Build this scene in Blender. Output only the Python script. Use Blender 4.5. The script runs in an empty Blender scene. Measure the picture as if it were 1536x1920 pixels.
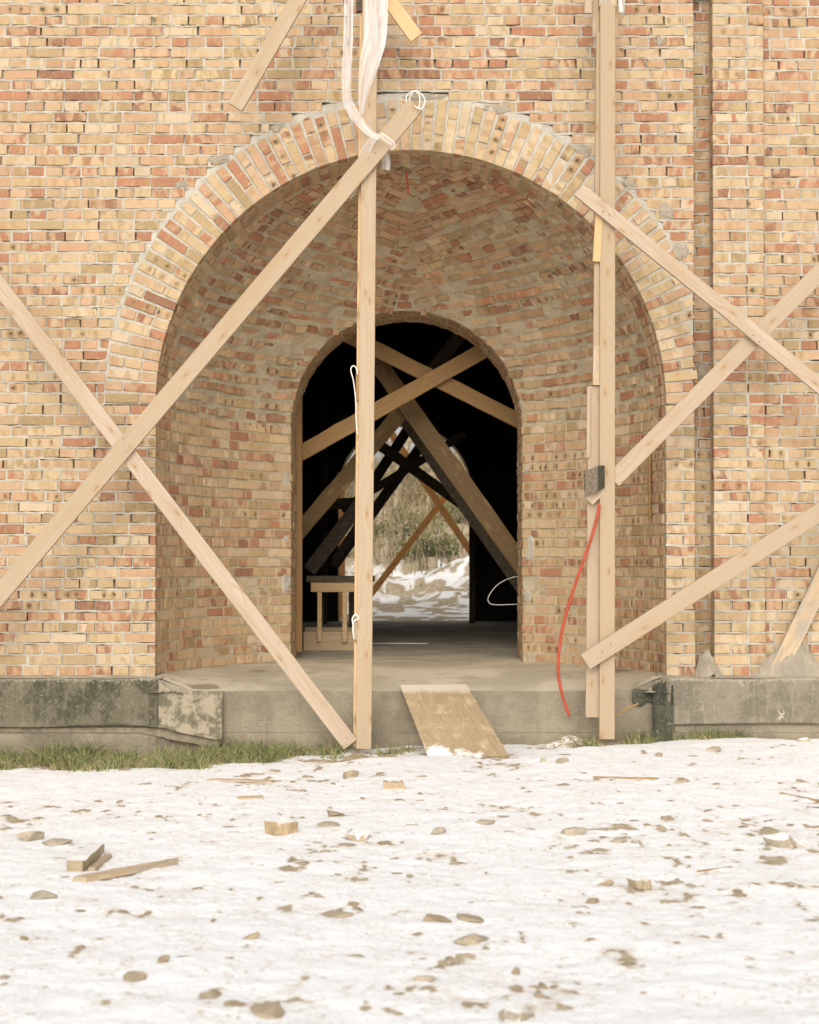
import bpy, math, random
import numpy as np
from mathutils import Vector, Matrix

random.seed(7)
RNG = np.random.default_rng(7)
C = bpy.context.scene.collection
R = math.radians

# ------------------------------------------------------------------ camera, sky, sun, exposure
CAM = (0.0, -14.0, 1.35)
FPX = 3500.0                      # focal length in pixels of the 1536x1920 picture
PITCH = R(1.2)
HORIZON = 1062.0
SH = -math.tan(PITCH) - (960 - HORIZON) / FPX
scene = bpy.context.scene
cd = bpy.data.cameras.new("camera")
cam = bpy.data.objects.new("camera", cd)
C.objects.link(cam)
cam.location = CAM
cam.rotation_euler = (R(90) + PITCH, 0, 0)
cd.sensor_fit = 'VERTICAL'
cd.sensor_height = 36.0
cd.sensor_width = 28.8
cd.lens = 36.0 * FPX / 1920.0
cd.shift_y = SH * FPX / 1920.0
cd.clip_start = 0.1
cd.clip_end = 1500
cd.dof.use_dof = True
cd.dof.focus_distance = 14.2
cd.dof.aperture_fstop = 4.2
scene.camera = cam

SUN_EL, SUN_ROT = R(30), R(185)   # sun behind the camera, a little to the left, veiled by cloud
w = bpy.data.worlds.new("World")
scene.world = w
w.use_nodes = True
nt = w.node_tree
nt.nodes.clear()
sky = nt.nodes.new('ShaderNodeTexSky')
sky.sky_type = 'NISHITA'
sky.sun_disc = False
sky.sun_elevation = SUN_EL
sky.sun_rotation = SUN_ROT
sky.air_density = 1.0
sky.dust_density = 4.0
hs = nt.nodes.new('ShaderNodeHueSaturation')
hs.inputs['Saturation'].default_value = 0.12
mx = nt.nodes.new('ShaderNodeMix'); mx.data_type = 'RGBA'; mx.blend_type = 'MULTIPLY'
mx.inputs['Factor'].default_value = 1.0
mx.inputs[7].default_value = (1.0, 0.985, 0.965, 1)
bg = nt.nodes.new('ShaderNodeBackground')
bg.inputs['Strength'].default_value = 0.15
wo = nt.nodes.new('ShaderNodeOutputWorld')
nt.links.new(sky.outputs[0], hs.inputs['Color'])
nt.links.new(hs.outputs[0], mx.inputs[6])
nt.links.new(mx.outputs[2], bg.inputs['Color'])
nt.links.new(bg.outputs[0], wo.inputs['Surface'])

sl = bpy.data.lights.new("sun", 'SUN')
sl.energy = 1.2
sl.angle = R(170)
sl.color = (1.0, 0.955, 0.885)
so = bpy.data.objects.new("sun", sl)
C.objects.link(so)
_az = SUN_ROT
sdir = Vector((math.sin(_az) * math.cos(SUN_EL), math.cos(_az) * math.cos(SUN_EL), math.sin(SUN_EL)))
so.rotation_euler = (-sdir).to_track_quat('-Z', 'Y').to_euler()
so.location = (0, -10, 12)

vs = scene.view_settings
vs.view_transform = 'Standard'
vs.look = 'None'
vs.gamma = 1.0
vs.use_curve_mapping = False
vs.exposure = 0.28
scene.cycles.max_bounces = 8
scene.cycles.diffuse_bounces = 5
scene.cycles.transparent_max_bounces = 12
scene.cycles.use_denoising = True

# ------------------------------------------------------------------ helpers
def ray(px, py):
    u = (px - 768) / FPX
    v = (960 - py) / FPX + SH
    return (u, math.cos(PITCH) - v * math.sin(PITCH), math.sin(PITCH) + v * math.cos(PITCH))

def pt(px, py, y):
    """the point at depth y (metres behind the facade plane) where the photograph shows pixel px, py"""
    d = ray(px, py)
    k = (y - CAM[1]) / d[1]
    return Vector((CAM[0] + d[0] * k, y, CAM[2] + d[2] * k))

def hash3(i, j, k, seed=0):
    n = (i.astype(np.int64) * 374761393 + j.astype(np.int64) * 668265263 + k.astype(np.int64) * 2147483647 + seed * 974711) & 0x7fffffff
    n = (n ^ (n >> 13)) * 1274126177 & 0x7fffffff
    n = (n ^ (n >> 16)) * 668265263 & 0x7fffffff
    return ((n ^ (n >> 15)) & 0xffffff) / float(0xffffff)

def vnoise(x, y, z, seed=0):
    x, y, z = [np.asarray(a, dtype=float) for a in np.broadcast_arrays(x, y, z)]
    i, j, k = np.floor(x), np.floor(y), np.floor(z)
    f, g, h = x - i, y - j, z - k
    f, g, h = [t * t * (3 - 2 * t) for t in (f, g, h)]
    i, j, k = [t.astype(np.int64) for t in (i, j, k)]
    r = 0
    for a in (0, 1):
        for b in (0, 1):
            for c in (0, 1):
                r = r + hash3(i + a, j + b, k + c, seed) * (f if a else 1 - f) * (g if b else 1 - g) * (h if c else 1 - h)
    return r * 2 - 1

def fbm(x, y, z, octv=3, seed=0, gain=0.5):
    a, s, r = 1.0, 0.0, 0
    for o in range(octv):
        r = r + a * vnoise(np.asarray(x) * 2 ** o, np.asarray(y) * 2 ** o, np.asarray(z) * 2 ** o, seed + o)
        s += a
        a *= gain
    return r / s

def tag(o, label=None, cat=None, group=None, kind=None):
    if label: o['label'] = label
    if cat: o['category'] = cat
    if group: o['group'] = group
    if kind: o['kind'] = kind
    return o

def empty(name, loc=(0, 0, 0), parent=None):
    o = bpy.data.objects.new(name, None)
    o.location = loc
    o.empty_display_size = 0.2
    C.objects.link(o)
    if parent: o.parent = parent
    return o

def obj(name, me, m=None, parent=None, loc=None):
    o = bpy.data.objects.new(name, me)
    C.objects.link(o)
    if loc is not None: o.location = loc
    if m is not None and len(me.materials) == 0: me.materials.append(m)
    if parent is not None: o.parent = parent
    return o

def mesh(name, verts, faces, attrs=None, smooth=False):
    me = bpy.data.meshes.new(name)
    me.from_pydata([tuple(v) for v in verts] if not isinstance(verts, np.ndarray) else verts.tolist(), [], faces if not isinstance(faces, np.ndarray) else faces.tolist())
    n = len(me.vertices)
    for k, (typ, arr) in (attrs or {}).items():
        a = me.attributes.new(k, typ, 'POINT')
        arr = np.asarray(arr, dtype=np.float32)
        if typ == 'FLOAT_COLOR':
            if arr.ndim == 1: arr = np.tile(arr, (n, 1))
            a.data.foreach_set('color', arr.ravel())
        elif typ == 'FLOAT_VECTOR':
            a.data.foreach_set('vector', arr.ravel())
        else:
            a.data.foreach_set('value', arr.ravel())
    if smooth:
        me.polygons.foreach_set('use_smooth', [True] * len(me.polygons))
    me.update()
    return me

def grid_faces(nu, nv, close_u=False):
    i = np.arange(nu - (0 if close_u else 1))
    j = np.arange(nv - 1)
    I, J = np.meshgrid(i, j, indexing='ij')
    I2 = (I + 1) % nu
    return np.stack([I * nv + J, I2 * nv + J, I2 * nv + J + 1, I * nv + J + 1], axis=-1).reshape(-1, 4)

class MB:
    def __init__(s):
        s.v, s.f, s.w, s.n = [], [], [], 0
    def add(s, verts, faces, wpos=None):
        verts = np.asarray(verts, dtype=float)
        s.v.append(verts)
        s.f += [tuple(int(i) + s.n for i in fc) for fc in faces]
        s.w.append(np.asarray(wpos if wpos is not None else verts, dtype=float))
        s.n += len(verts)
    def box(s, lo, hi, bev=0.004, rot=None, loc=None):
        lo, hi = np.array(lo, float), np.array(hi, float)
        v, f = bevel_box(lo, hi, bev)
        wp = v.copy()
        if rot is not None: v = v @ np.array(rot).T
        if loc is not None: v = v + np.array(loc)
        s.add(v, f, wp)
    def tube(s, pts, rad, n=8, cap=True):
        pts = [Vector(p) for p in pts]
        rads = rad if hasattr(rad, '__len__') else [rad] * len(pts)
        prev = None
        vv = []
        for i, p in enumerate(pts):
            t = (pts[min(i + 1, len(pts) - 1)] - pts[max(i - 1, 0)]).normalized()
            if prev is None:
                a = t.orthogonal().normalized()
            else:
                a = (prev - t * prev.dot(t)).normalized()
            b = t.cross(a)
            prev = a
            for k in range(n):
                an = 2 * math.pi * k / n
                vv.append(p + (a * math.cos(an) + b * math.sin(an)) * rads[i])
        fs = []
        for i in range(len(pts) - 1):
            for k in range(n):
                k2 = (k + 1) % n
                fs.append((i * n + k, i * n + k2, (i + 1) * n + k2, (i + 1) * n + k))
        if cap:
            fs.append(tuple(range(n))[::-1])
            fs.append(tuple((len(pts) - 1) * n + k for k in range(n)))
        s.add([tuple(x) for x in vv], fs)
    def build(s, name, m, parent=None, loc=None, smooth=False):
        v = np.concatenate(s.v)
        wp = np.concatenate(s.w)
        if loc is not None: v = v - np.array(loc)
        me = mesh(name, v, s.f, {'wpos': ('FLOAT_VECTOR', wp)}, smooth)
        return obj(name, me, m, parent, loc)

def bevel_box(lo, hi, b):
    ax = []
    sg = [(-1, -1, -1), (1, -1, -1), (1, 1, -1), (-1, 1, -1), (-1, -1, 1), (1, -1, 1), (1, 1, 1), (-1, 1, 1)]
    c, h = (lo + hi) / 2, (hi - lo) / 2
    b = min(b, h.min() * 0.45)
    vs_ = []
    for s_ in sg:
        s_ = np.array(s_, float)
        for a in range(3):
            q = s_ * (h - b)
            q[a] = s_[a] * h[a]
            vs_.append(c + q)
    def id_(k, a): return k * 3 + a
    f = []
    quads = {0: [(0, 3, 7, 4), (1, 5, 6, 2)], 1: [(0, 4, 5, 1), (3, 2, 6, 7)], 2: [(0, 1, 2, 3), (4, 7, 6, 5)]}
    for a in quads:
        for sgn, q in zip((-1, 1), quads[a]):
            pts = [vs_[id_(k, a)] for k in q]
            n = np.cross(pts[1] - pts[0], pts[2] - pts[0])
            qq = q if n[a] * sgn > 0 else q[::-1]
            f.append([id_(k, a) for k in qq])
    edges = [(0, 1), (1, 2), (2, 3), (3, 0), (4, 5), (5, 6), (6, 7), (7, 4), (0, 4), (1, 5), (2, 6), (3, 7)]
    for (p, q) in edges:
        d = [i for i in range(3) if sg[p][i] != sg[q][i]][0]
        o = [i for i in range(3) if i != d]
        quad = [id_(p, o[0]), id_(q, o[0]), id_(q, o[1]), id_(p, o[1])]
        P = [vs_[i] for i in quad]
        n = np.cross(P[1] - P[0], P[2] - P[0])
        out = sum(P) / 4 - c
        f.append(quad if np.dot(n, out) > 0 else quad[::-1])
    for k in range(8):
        t = [id_(k, 0), id_(k, 1), id_(k, 2)]
        P = [vs_[i] for i in t]
        n = np.cross(P[1] - P[0], P[2] - P[0])
        f.append(t if np.dot(n, P[0] - c) > 0 else t[::-1])
    return np.array(vs_), f

def catmull(pts, n=8):
    pts = [Vector(p) for p in pts]
    P = [pts[0] * 2 - pts[1]] + pts + [pts[-1] * 2 - pts[-2]]
    out = []
    for i in range(1, len(P) - 2):
        for k in range(n):
            t = k / n
            a, b, c, d = P[i - 1], P[i], P[i + 1], P[i + 2]
            out.append(0.5 * ((2 * b) + (c - a) * t + (2 * a - 5 * b + 4 * c - d) * t * t + (3 * b - a - 3 * c + d) * t ** 3))
    out.append(P[-2])
    return out

# ------------------------------------------------------------------ materials
class NT:
    def __init__(s, name):
        s.m = bpy.data.materials.new(name)
        s.m.use_nodes = True
        s.t = s.m.node_tree
        s.t.nodes.clear()
        s.out = s.t.nodes.new('ShaderNodeOutputMaterial')
        s.b = s.t.nodes.new('ShaderNodeBsdfPrincipled')
        s.t.links.new(s.b.outputs[0], s.out.inputs[0])
        s.b.inputs['Specular IOR Level'].default_value = 0.25
    def n(s, typ, **kw):
        x = s.t.nodes.new('ShaderNode' + typ)
        for k, v in kw.items():
            setattr(x, k, v)
        return x
    def put(s, sock, v):
        if hasattr(v, 'node') or isinstance(v, bpy.types.NodeSocket): s.t.links.new(v, sock)
        else: sock.default_value = v
    def attr(s, name, out='Vector'):
        a = s.n('Attribute'); a.attribute_name = name
        return a.outputs[out]
    def noise(s, vec, scale, detail=3, rough=0.55, dist=0.0):
        x = s.n('TexNoise')
        s.put(x.inputs['Vector'], vec)
        x.inputs['Scale'].default_value = scale
        x.inputs['Detail'].default_value = detail
        x.inputs['Roughness'].default_value = rough
        x.inputs['Distortion'].default_value = dist
        return x.outputs[0]
    def math(s, op, a, b=0.0, c=0.0, clamp=False):
        x = s.n('Math', operation=op); x.use_clamp = clamp
        s.put(x.inputs[0], a); s.put(x.inputs[1], b); s.put(x.inputs[2], c)
        return x.outputs[0]
    def vmath(s, op, a, b=(0, 0, 0)):
        x = s.n('VectorMath', operation=op)
        s.put(x.inputs[0], a); s.put(x.inputs[1], b)
        return x.outputs[0]
    def ramp(s, v, lo, hi, a=0.0, b=1.0):
        x = s.n('MapRange'); x.interpolation_type = 'SMOOTHSTEP'
        s.put(x.inputs[0], v)
        x.inputs[1].default_value = lo; x.inputs[2].default_value = hi
        x.inputs[3].default_value = a; x.inputs[4].default_value = b
        return x.outputs[0]
    def mix(s, f, a, b, mode='MIX'):
        x = s.n('Mix'); x.data_type = 'RGBA'; x.blend_type = mode
        s.put(x.inputs['Factor'], f)
        for i, v in ((6, a), (7, b)):
            if isinstance(v, tuple) and len(v) == 3: v = (*v, 1)
            s.put(x.inputs[i], v)
        return x.outputs[2]
    def sep(s, v):
        x = s.n('SeparateXYZ'); s.put(x.inputs[0], v)
        return x.outputs
    def comb(s, a, b, c):
        x = s.n('CombineXYZ')
        s.put(x.inputs[0], a); s.put(x.inputs[1], b); s.put(x.inputs[2], c)
        return x.outputs[0]
    def bump(s, h, strength, dist, normal=None):
        x = s.n('Bump')
        s.put(x.inputs['Height'], h)
        x.inputs['Strength'].default_value = strength
        x.inputs['Distance'].default_value = dist
        if normal is not None: s.put(x.inputs['Normal'], normal)
        return x.outputs[0]
    def pos(s):
        return s.n('NewGeometry').outputs['Position']
    def rnd(s):
        return s.n('ObjectInfo').outputs['Random']
    def fin(s, col, rough=0.9, nrm=None):
        s.put(s.b.inputs['Base Color'], col if not (isinstance(col, tuple) and len(col) == 3) else (*col, 1))
        s.put(s.b.inputs['Roughness'], rough)
        if nrm is not None: s.put(s.b.inputs['Normal'], nrm)
        return s.m

MORTAR_C = (0.50, 0.455, 0.37)

def mat_brick():
    s = NT("fired_brick")
    p = s.attr('bpos'); c1 = s.attr('bc1', 'Color'); c2 = s.attr('bc2', 'Color')
    par = s.attr('bpar', 'Color')
    sp = s.n('SeparateColor'); s.put(sp.inputs[0], par)
    seed, spot, dust = sp.outputs[0], sp.outputs[1], sp.outputs[2]
    off = s.math('MULTIPLY', seed, 97.0)
    q = s.vmath('ADD', p, s.comb(off, s.math('MULTIPLY', seed, 31.0), 0.0))
    # kiln tones run along the brick in soft patches
    n1 = s.noise(s.vmath('MULTIPLY', q, (1.0, 0.45, 0.7)), 13.0, 2, 0.5, 0.3)
    col = s.mix(s.ramp(n1, 0.45, 0.56), c1, c2)
    n3 = s.noise(s.vmath('ADD', s.vmath('MULTIPLY', q, (1.0, 0.35, 0.7)), (5.3, 1.7, 9.1)), 21.0, 3, 0.55, 0.5)
    col = s.mix(s.ramp(n3, 0.57, 0.66, 0.0, 0.65), col, (0.36, 0.235, 0.095))
    col = s.mix(s.ramp(n3, 0.42, 0.30, 0.0, 0.5), col, (0.56, 0.42, 0.27))
    n2 = s.noise(q, 60.0, 4, 0.65)
    col = s.mix(s.ramp(n2, 0.4, 0.7, 0.0, 0.28), col, s.mix(0.5, c2, (0.60, 0.48, 0.345)))
    # burnt kiss marks in pairs
    x, y, z = s.sep(p)[:3]
    ax = s.math('SUBTRACT', s.math('ABSOLUTE', s.math('ADD', x, s.math('MULTIPLY', s.math('SUBTRACT', seed, 0.5), 0.06))), s.math('ADD', 0.034, s.math('MULTIPLY', s.math('FRACT', s.math('MULTIPLY', seed, 13.7)), 0.036)))
    wob = s.math('MULTIPLY', s.math('SUBTRACT', s.noise(q, 55.0, 2), 0.5), 1.7)
    r1 = s.math('POWER', s.math('DIVIDE', ax, s.math('ADD', 0.012, s.math('MULTIPLY', s.math('FRACT', s.math('MULTIPLY', seed, 29.3)), 0.014))), 2.0)
    r2 = s.math('POWER', s.math('DIVIDE', y, 0.024), 2.0)
    rr = s.math('ADD', s.math('SQRT', s.math('ADD', r1, r2)), wob)
    halo = s.math('MULTIPLY', s.ramp(rr, 1.75, 0.7), spot)
    core = s.math('MULTIPLY', s.ramp(rr, 0.85, 0.25), s.math('MULTIPLY', s.ramp(spot, 0.45, 0.8), s.ramp(s.noise(q, 9.0, 0), 0.35, 0.5)))
    col = s.mix(s.math('MULTIPLY', halo, 0.75), col, (0.27, 0.165, 0.065))
    col = s.mix(s.math('MULTIPLY', core, 0.9), col, (0.055, 0.052, 0.042))
    # lime and mortar dust wiped on the face
    wp = s.pos()
    dn = s.noise(wp, 28.0, 5, 0.68, 0.5)
    d = s.math('MULTIPLY', s.ramp(dn, 0.56, 0.74), s.math('ADD', dust, 0.12), clamp=True)
    col = s.mix(d, col, (0.54, 0.475, 0.37))
    e = s.noise(wp, 85.0, 5, 0.8)
    col = s.mix(s.ramp(e, 0.55, 0.70, 0.0, 0.6), col, (0.24, 0.155, 0.085))
    bh = s.math('ADD', s.math('MULTIPLY', e, 0.5), s.math('ADD', s.math('MULTIPLY', n2, 1.0), s.math('MULTIPLY', d, 0.8)))
    return s.fin(col, 0.92, s.bump(bh, 0.8, 0.004))

def mat_mortar(name="lime_mortar", c=MORTAR_C, k=1.0, stain=True):
    s = NT(name)
    p = s.pos()
    a = s.noise(p, 90.0, 5, 0.7)
    b = s.noise(p, 9.0, 3, 0.6)
    g = s.noise(p, 260.0, 2, 0.6)
    col = s.mix(s.ramp(b, 0.35, 0.65), tuple(x * 0.86 for x in c), tuple(min(1, x * 1.12) for x in c))
    col = s.mix(s.ramp(a, 0.42, 0.72, 0.0, 0.5), col, tuple(x * 1.25 for x in c))
    col = s.mix(s.ramp(a, 0.44, 0.26, 0.0, 0.65), col, tuple(x * 0.5 for x in c))
    h = s.math('ADD', a, s.math('MULTIPLY', g, 0.4))
    return s.fin(col, 0.95, s.bump(h, 1.0, 0.008 * k))

def mat_concrete(name, c, seam=False):
    s = NT(name)
    p = s.pos()
    a = s.noise(p, 3.0, 5, 0.62)
    b = s.noise(p, 38.0, 4, 0.65)
    g = s.noise(p, 190.0, 3, 0.7)
    col = s.mix(s.ramp(a, 0.36, 0.64), tuple(x * 0.80 for x in c), tuple(x * 1.15 for x in c))
    col = s.mix(s.ramp(b, 0.5, 0.75, 0.0, 0.35), col, tuple(x * 1.3 for x in c))
    col = s.mix(s.ramp(g, 0.6, 0.72, 0.0, 0.55), col, tuple(x * 0.45 for x in c))
    x, y, z = s.sep(p)[:3]
    if seam:
        # damp streaks and a board-joint line left by the formwork
        st = s.noise(s.comb(s.math('MULTIPLY', x, 9.0), 0.0, s.math('MULTIPLY', z, 0.8)), 1.0, 4, 0.6)
        col = s.mix(s.ramp(st, 0.55, 0.72, 0.0, 0.35), col, tuple(v * 0.55 for v in c))
        zz = s.math('ABSOLUTE', s.math('ADD', s.math('SUBTRACT', z, 0.115), s.math('MULTIPLY', s.math('SUBTRACT', b, 0.5), 0.012)))
        col = s.mix(s.ramp(zz, 0.006, 0.0, 0.0, 0.6), col, tuple(v * 0.5 for v in c))
        low = s.ramp(s.math('ADD', z, s.math('MULTIPLY', s.math('SUBTRACT', a, 0.5), 0.2)), 0.13, 0.02, 0.0, 0.4)
        col = s.mix(low, col, (0.20, 0.165, 0.11))
    bb = s.noise(p, 75.0, 4, 0.75)
    col = s.mix(s.ramp(bb, 0.56, 0.68, 0.0, 0.45), col, tuple(x * 0.55 for x in c))
    col = s.mix(s.ramp(bb, 0.42, 0.30, 0.0, 0.45), col, tuple(x * 1.35 for x in c))
    h = s.math('ADD', s.math('ADD', b, s.math('MULTIPLY', bb, 1.2)), a)
    return s.fin(col, 0.93, s.bump(h, 1.0, 0.012))

def mat_floor():
    s = NT("dusty_concrete_floor")
    p = s.pos()
    a = s.noise(p, 1.6, 4, 0.6)
    b = s.noise(s.vmath('MULTIPLY', p, (1.0, 0.45, 1.0)), 7.0, 5, 0.66, 0.4)
    g = s.noise(p, 120.0, 3, 0.7)
    c = (0.47, 0.40, 0.30)
    col = s.mix(s.ramp(a, 0.38, 0.62), (0.46, 0.40, 0.285), (0.62, 0.54, 0.40))
    col = s.mix(s.ramp(b, 0.56, 0.72, 0.0, 0.6), col, (0.28, 0.235, 0.165))
    v = s.n('TexVoronoi'); v.feature = 'F1'
    s.put(v.inputs['Vector'], s.vmath('MULTIPLY', p, (1.0, 1.0, 0.0)))
    v.inputs['Scale'].default_value = 1.15
    spot = s.ramp(s.math('ADD', v.outputs['Distance'], s.math('MULTIPLY', b, 0.25)), 0.30, 0.25)
    col = s.mix(s.math('MULTIPLY', spot, 0.7), col, (0.17, 0.14, 0.095))
    col = s.mix(s.ramp(g, 0.6, 0.75, 0.0, 0.4), col, (0.6, 0.53, 0.42))
    return s.fin(col, s.mix(spot, (0.9,) * 3, (0.45,) * 3), s.bump(s.math('ADD', b, g), 0.6, 0.006))

def mat_wood(name, c, dark=(0.40, 0.245, 0.115), grey=0.0, knots=1.0, rough=False):
    s = NT(name)
    p = s.attr('wpos')
    r = s.rnd()
    q = s.vmath('ADD', p, s.comb(s.math('MULTIPLY', r, 41.0), s.math('MULTIPLY', r, 3.0), s.math('MULTIPLY', r, 7.0)))
    # knots: cells stretched along the board
    v = s.n('TexVoronoi'); v.feature = 'F1'; v.voronoi_dimensions = '2D'
    s.put(v.inputs['Vector'], s.vmath('MULTIPLY', q, (2.4, 6.5, 0.01)))
    v.inputs['Scale'].default_value = 1.0
    v.inputs['Randomness'].default_value = 0.9
    vd = s.math('ADD', v.outputs['Distance'], s.math('MULTIPLY', s.math('SUBTRACT', s.noise(q, 80.0, 2), 0.5), 0.05))
    kn = s.ramp(vd, 0.10, 0.065)
    ringm = s.ramp(vd, 0.42, 0.10)
    bend = s.math('MULTIPLY', ringm, 0.03)
    x, y, z = s.sep(q)[:3]
    g1 = s.noise(s.comb(s.math('MULTIPLY', x, 1.2), s.math('MULTIPLY', s.math('ADD', y, bend), 95.0), s.math('MULTIPLY', z, 60.0)), 1.0, 4, 0.6, 0.2)
    g2 = s.noise(s.comb(s.math('MULTIPLY', x, 3.5), s.math('MULTIPLY', s.math('ADD', y, bend), 260.0), s.math('MULTIPLY', z, 200.0)), 1.0, 3, 0.6)
    c0 = c
    c = s.mix(r, tuple(x * 1.08 for x in c0), tuple(a * b for a, b in zip(c0, (0.90, 0.87, 0.80))))
    col = s.mix(s.ramp(g1, 0.40, 0.66), c, tuple(a * b for a, b in zip(c0, (0.90, 0.85, 0.78))))
    col = s.mix(s.ramp(g2, 0.55, 0.75, 0.0, 0.2), col, tuple(a * 0.72 for a in c0))
    big = s.noise(s.vmath('MULTIPLY', q, (0.9, 4.0, 4.0)), 1.4, 3, 0.6)
    col = s.mix(s.ramp(big, 0.52, 0.72, 0.0, 0.55), col, tuple(a * b for a, b in zip(c0, (0.88, 0.78, 0.62))))
    if grey:
        col = s.mix(s.ramp(s.noise(s.vmath('MULTIPLY', q, (2.5, 9.0, 9.0)), 1.3, 4, 0.7), 0.45, 0.62, 0.0, grey), col, (0.33, 0.29, 0.235))
    # dirt smeared at handling height and foot
    dirt = s.noise(s.pos(), 16.0, 5, 0.7)
    col = s.mix(s.ramp(dirt, 0.55, 0.72, 0.0, 0.4), col, (0.34, 0.26, 0.17))
    col = s.mix(s.math('MULTIPLY', s.ramp(vd, 0.2, 0.09), 0.22 * knots), col, dark)
    col = s.mix(s.math('MULTIPLY', kn, 0.5 * knots), col, tuple(a * 0.9 for a in dark))
    col = s.mix(s.math('MULTIPLY', s.ramp(vd, 0.04, 0.02), 0.4 * knots), col, (0.10, 0.05, 0.02))
    # lengthwise drying cracks
    cr = s.noise(s.comb(s.math('MULTIPLY', x, 1.6), s.math('MULTIPLY', y, 150.0), 0.0), 1.0, 1, 0.4)
    crk = s.math('MULTIPLY', s.ramp(cr, 0.20, 0.14), s.ramp(s.noise(q, 2.2, 1), 0.55, 0.62))
    col = s.mix(s.math('MULTIPLY', crk, 0.8), col, (0.10, 0.06, 0.03))
    h = s.math('ADD', s.math('MULTIPLY', g1, 0.6), s.math('SUBTRACT', s.math('MULTIPLY', g2, 0.5), s.math('ADD', crk, s.math('MULTIPLY', kn, -0.3))))
    return s.fin(col, 0.78, s.bump(h, 0.55 if not rough else 1.0, 0.002 if not rough else 0.006))

def mat_membrane(name, c, c2, scratch=0.3, blotch=3.5):
    s = NT(name)
    s.b.inputs["Specular IOR Level"].default_value = 0.08
    p = s.pos()
    a = s.noise(p, blotch, 5, 0.7)
    b = s.noise(p, 55.0, 4, 0.7)
    g = s.noise(p, 230.0, 2, 0.7)
    x, y, z = s.sep(p)[:3]
    lowv = s.noise(s.comb(s.math('MULTIPLY', x, 28.0), 0.0, s.math('MULTIPLY', z, 3.0)), 1.0, 4, 0.6)
    col = s.mix(s.ramp(a, 0.42, 0.58), c, c2)
    col = s.mix(s.ramp(lowv, 0.5, 0.72, 0.0, 0.5), col, tuple(v * 1.4 for v in c2))
    col = s.mix(s.ramp(b, 0.57, 0.72, 0.0, 0.8), col, (0.42, 0.37, 0.28))
    col = s.mix(s.ramp(b, 0.42, 0.28, 0.0, 0.7), col, tuple(v * 0.35 for v in c))
    # mortar crust near the top edge
    edge = s.ramp(s.math('ADD', z, s.math('MULTIPLY', s.math('SUBTRACT', b, 0.5), 0.16)), 0.485, 0.53, 0.0, 0.8)
    col = s.mix(edge, col, (0.42, 0.36, 0.27))
    if scratch:
        q = s.vmath('ADD', s.comb(x, 0.0, z), s.vmath('MULTIPLY', s.comb(a, 0.0, a), (0.5, 0, 0.3)))
        m = s.n('Mapping'); s.put(m.inputs[0], q); m.inputs['Rotation'].default_value = (0, R(38), 0); m.inputs['Scale'].default_value = (26, 1, 2.6)
        n1 = s.noise(m.outputs[0], 1.0, 2, 0.5)
        m2 = s.n('Mapping'); s.put(m2.inputs[0], q); m2.inputs['Rotation'].default_value = (0, R(-35), 0); m2.inputs['Scale'].default_value = (30, 1, 3.2)
        n2 = s.noise(m2.outputs[0], 1.0, 2, 0.5)
        sc = s.math('MAXIMUM', s.ramp(n1, 0.66, 0.72), s.ramp(n2, 0.69, 0.74))
        col = s.mix(s.math('MULTIPLY', sc, scratch), col, (0.52, 0.47, 0.38))
    return s.fin(col, 0.9, s.bump(s.math('ADD', b, g), 1.0, 0.004))

def mat_ground():
    s = NT("snow_on_soil")
    th = s.attr('thick', 'Fac')
    p = s.pos()
    f = s.noise(p, 24.0, 5, 0.68)
    f2 = s.noise(p, 95.0, 4, 0.7)
    t = s.math('ADD', th, s.math('ADD', s.math('MULTIPLY', s.math('SUBTRACT', f, 0.5), 0.030), s.math('MULTIPLY', s.math('SUBTRACT', f2, 0.5), 0.016)))
    m = s.ramp(t, -0.001, 0.0055)
    thin = s.ramp(t, 0.002, 0.022)
    soil = s.mix(s.ramp(s.noise(p, 14.0, 4, 0.6), 0.35, 0.65), (0.36, 0.28, 0.18), (0.50, 0.41, 0.29))
    soil = s.mix(s.ramp(f2, 0.5, 0.72, 0.0, 0.6), soil, (0.22, 0.16, 0.095))
    snow = s.mix(thin, (0.78, 0.72, 0.64), (0.90, 0.90, 0.905))
    snow = s.mix(s.ramp(s.noise(p, 1.7, 4, 0.6), 0.5, 0.72, 0.0, 0.4), snow, (0.86, 0.845, 0.82))
    g3 = s.noise(p, 38.0, 4, 0.75, 0.6)
    g4 = s.noise(s.vmath('ADD', p, (7.0, 3.0, 0.0)), 6.0, 4, 0.7)
    sp = s.math('MULTIPLY', s.ramp(g3, 0.55, 0.62), s.ramp(g4, 0.42, 0.58))
    snow = s.mix(s.math('MULTIPLY', sp, 0.75), snow, (0.50, 0.40, 0.27))
    snow = s.mix(s.ramp(g4, 0.52, 0.70, 0.0, 0.2), snow, (0.76, 0.70, 0.60))
    col = s.mix(m, soil, snow)
    h = s.math('ADD', s.math('MULTIPLY', f2, 0.7), s.math('ADD', f, s.math('MULTIPLY', m, 0.3)))
    s.b.inputs['Subsurface Weight'].default_value = 0.0
    return s.fin(col, s.mix(m, (0.95,) * 3, (0.6,) * 3), s.bump(h, 0.8, 0.014))

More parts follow.
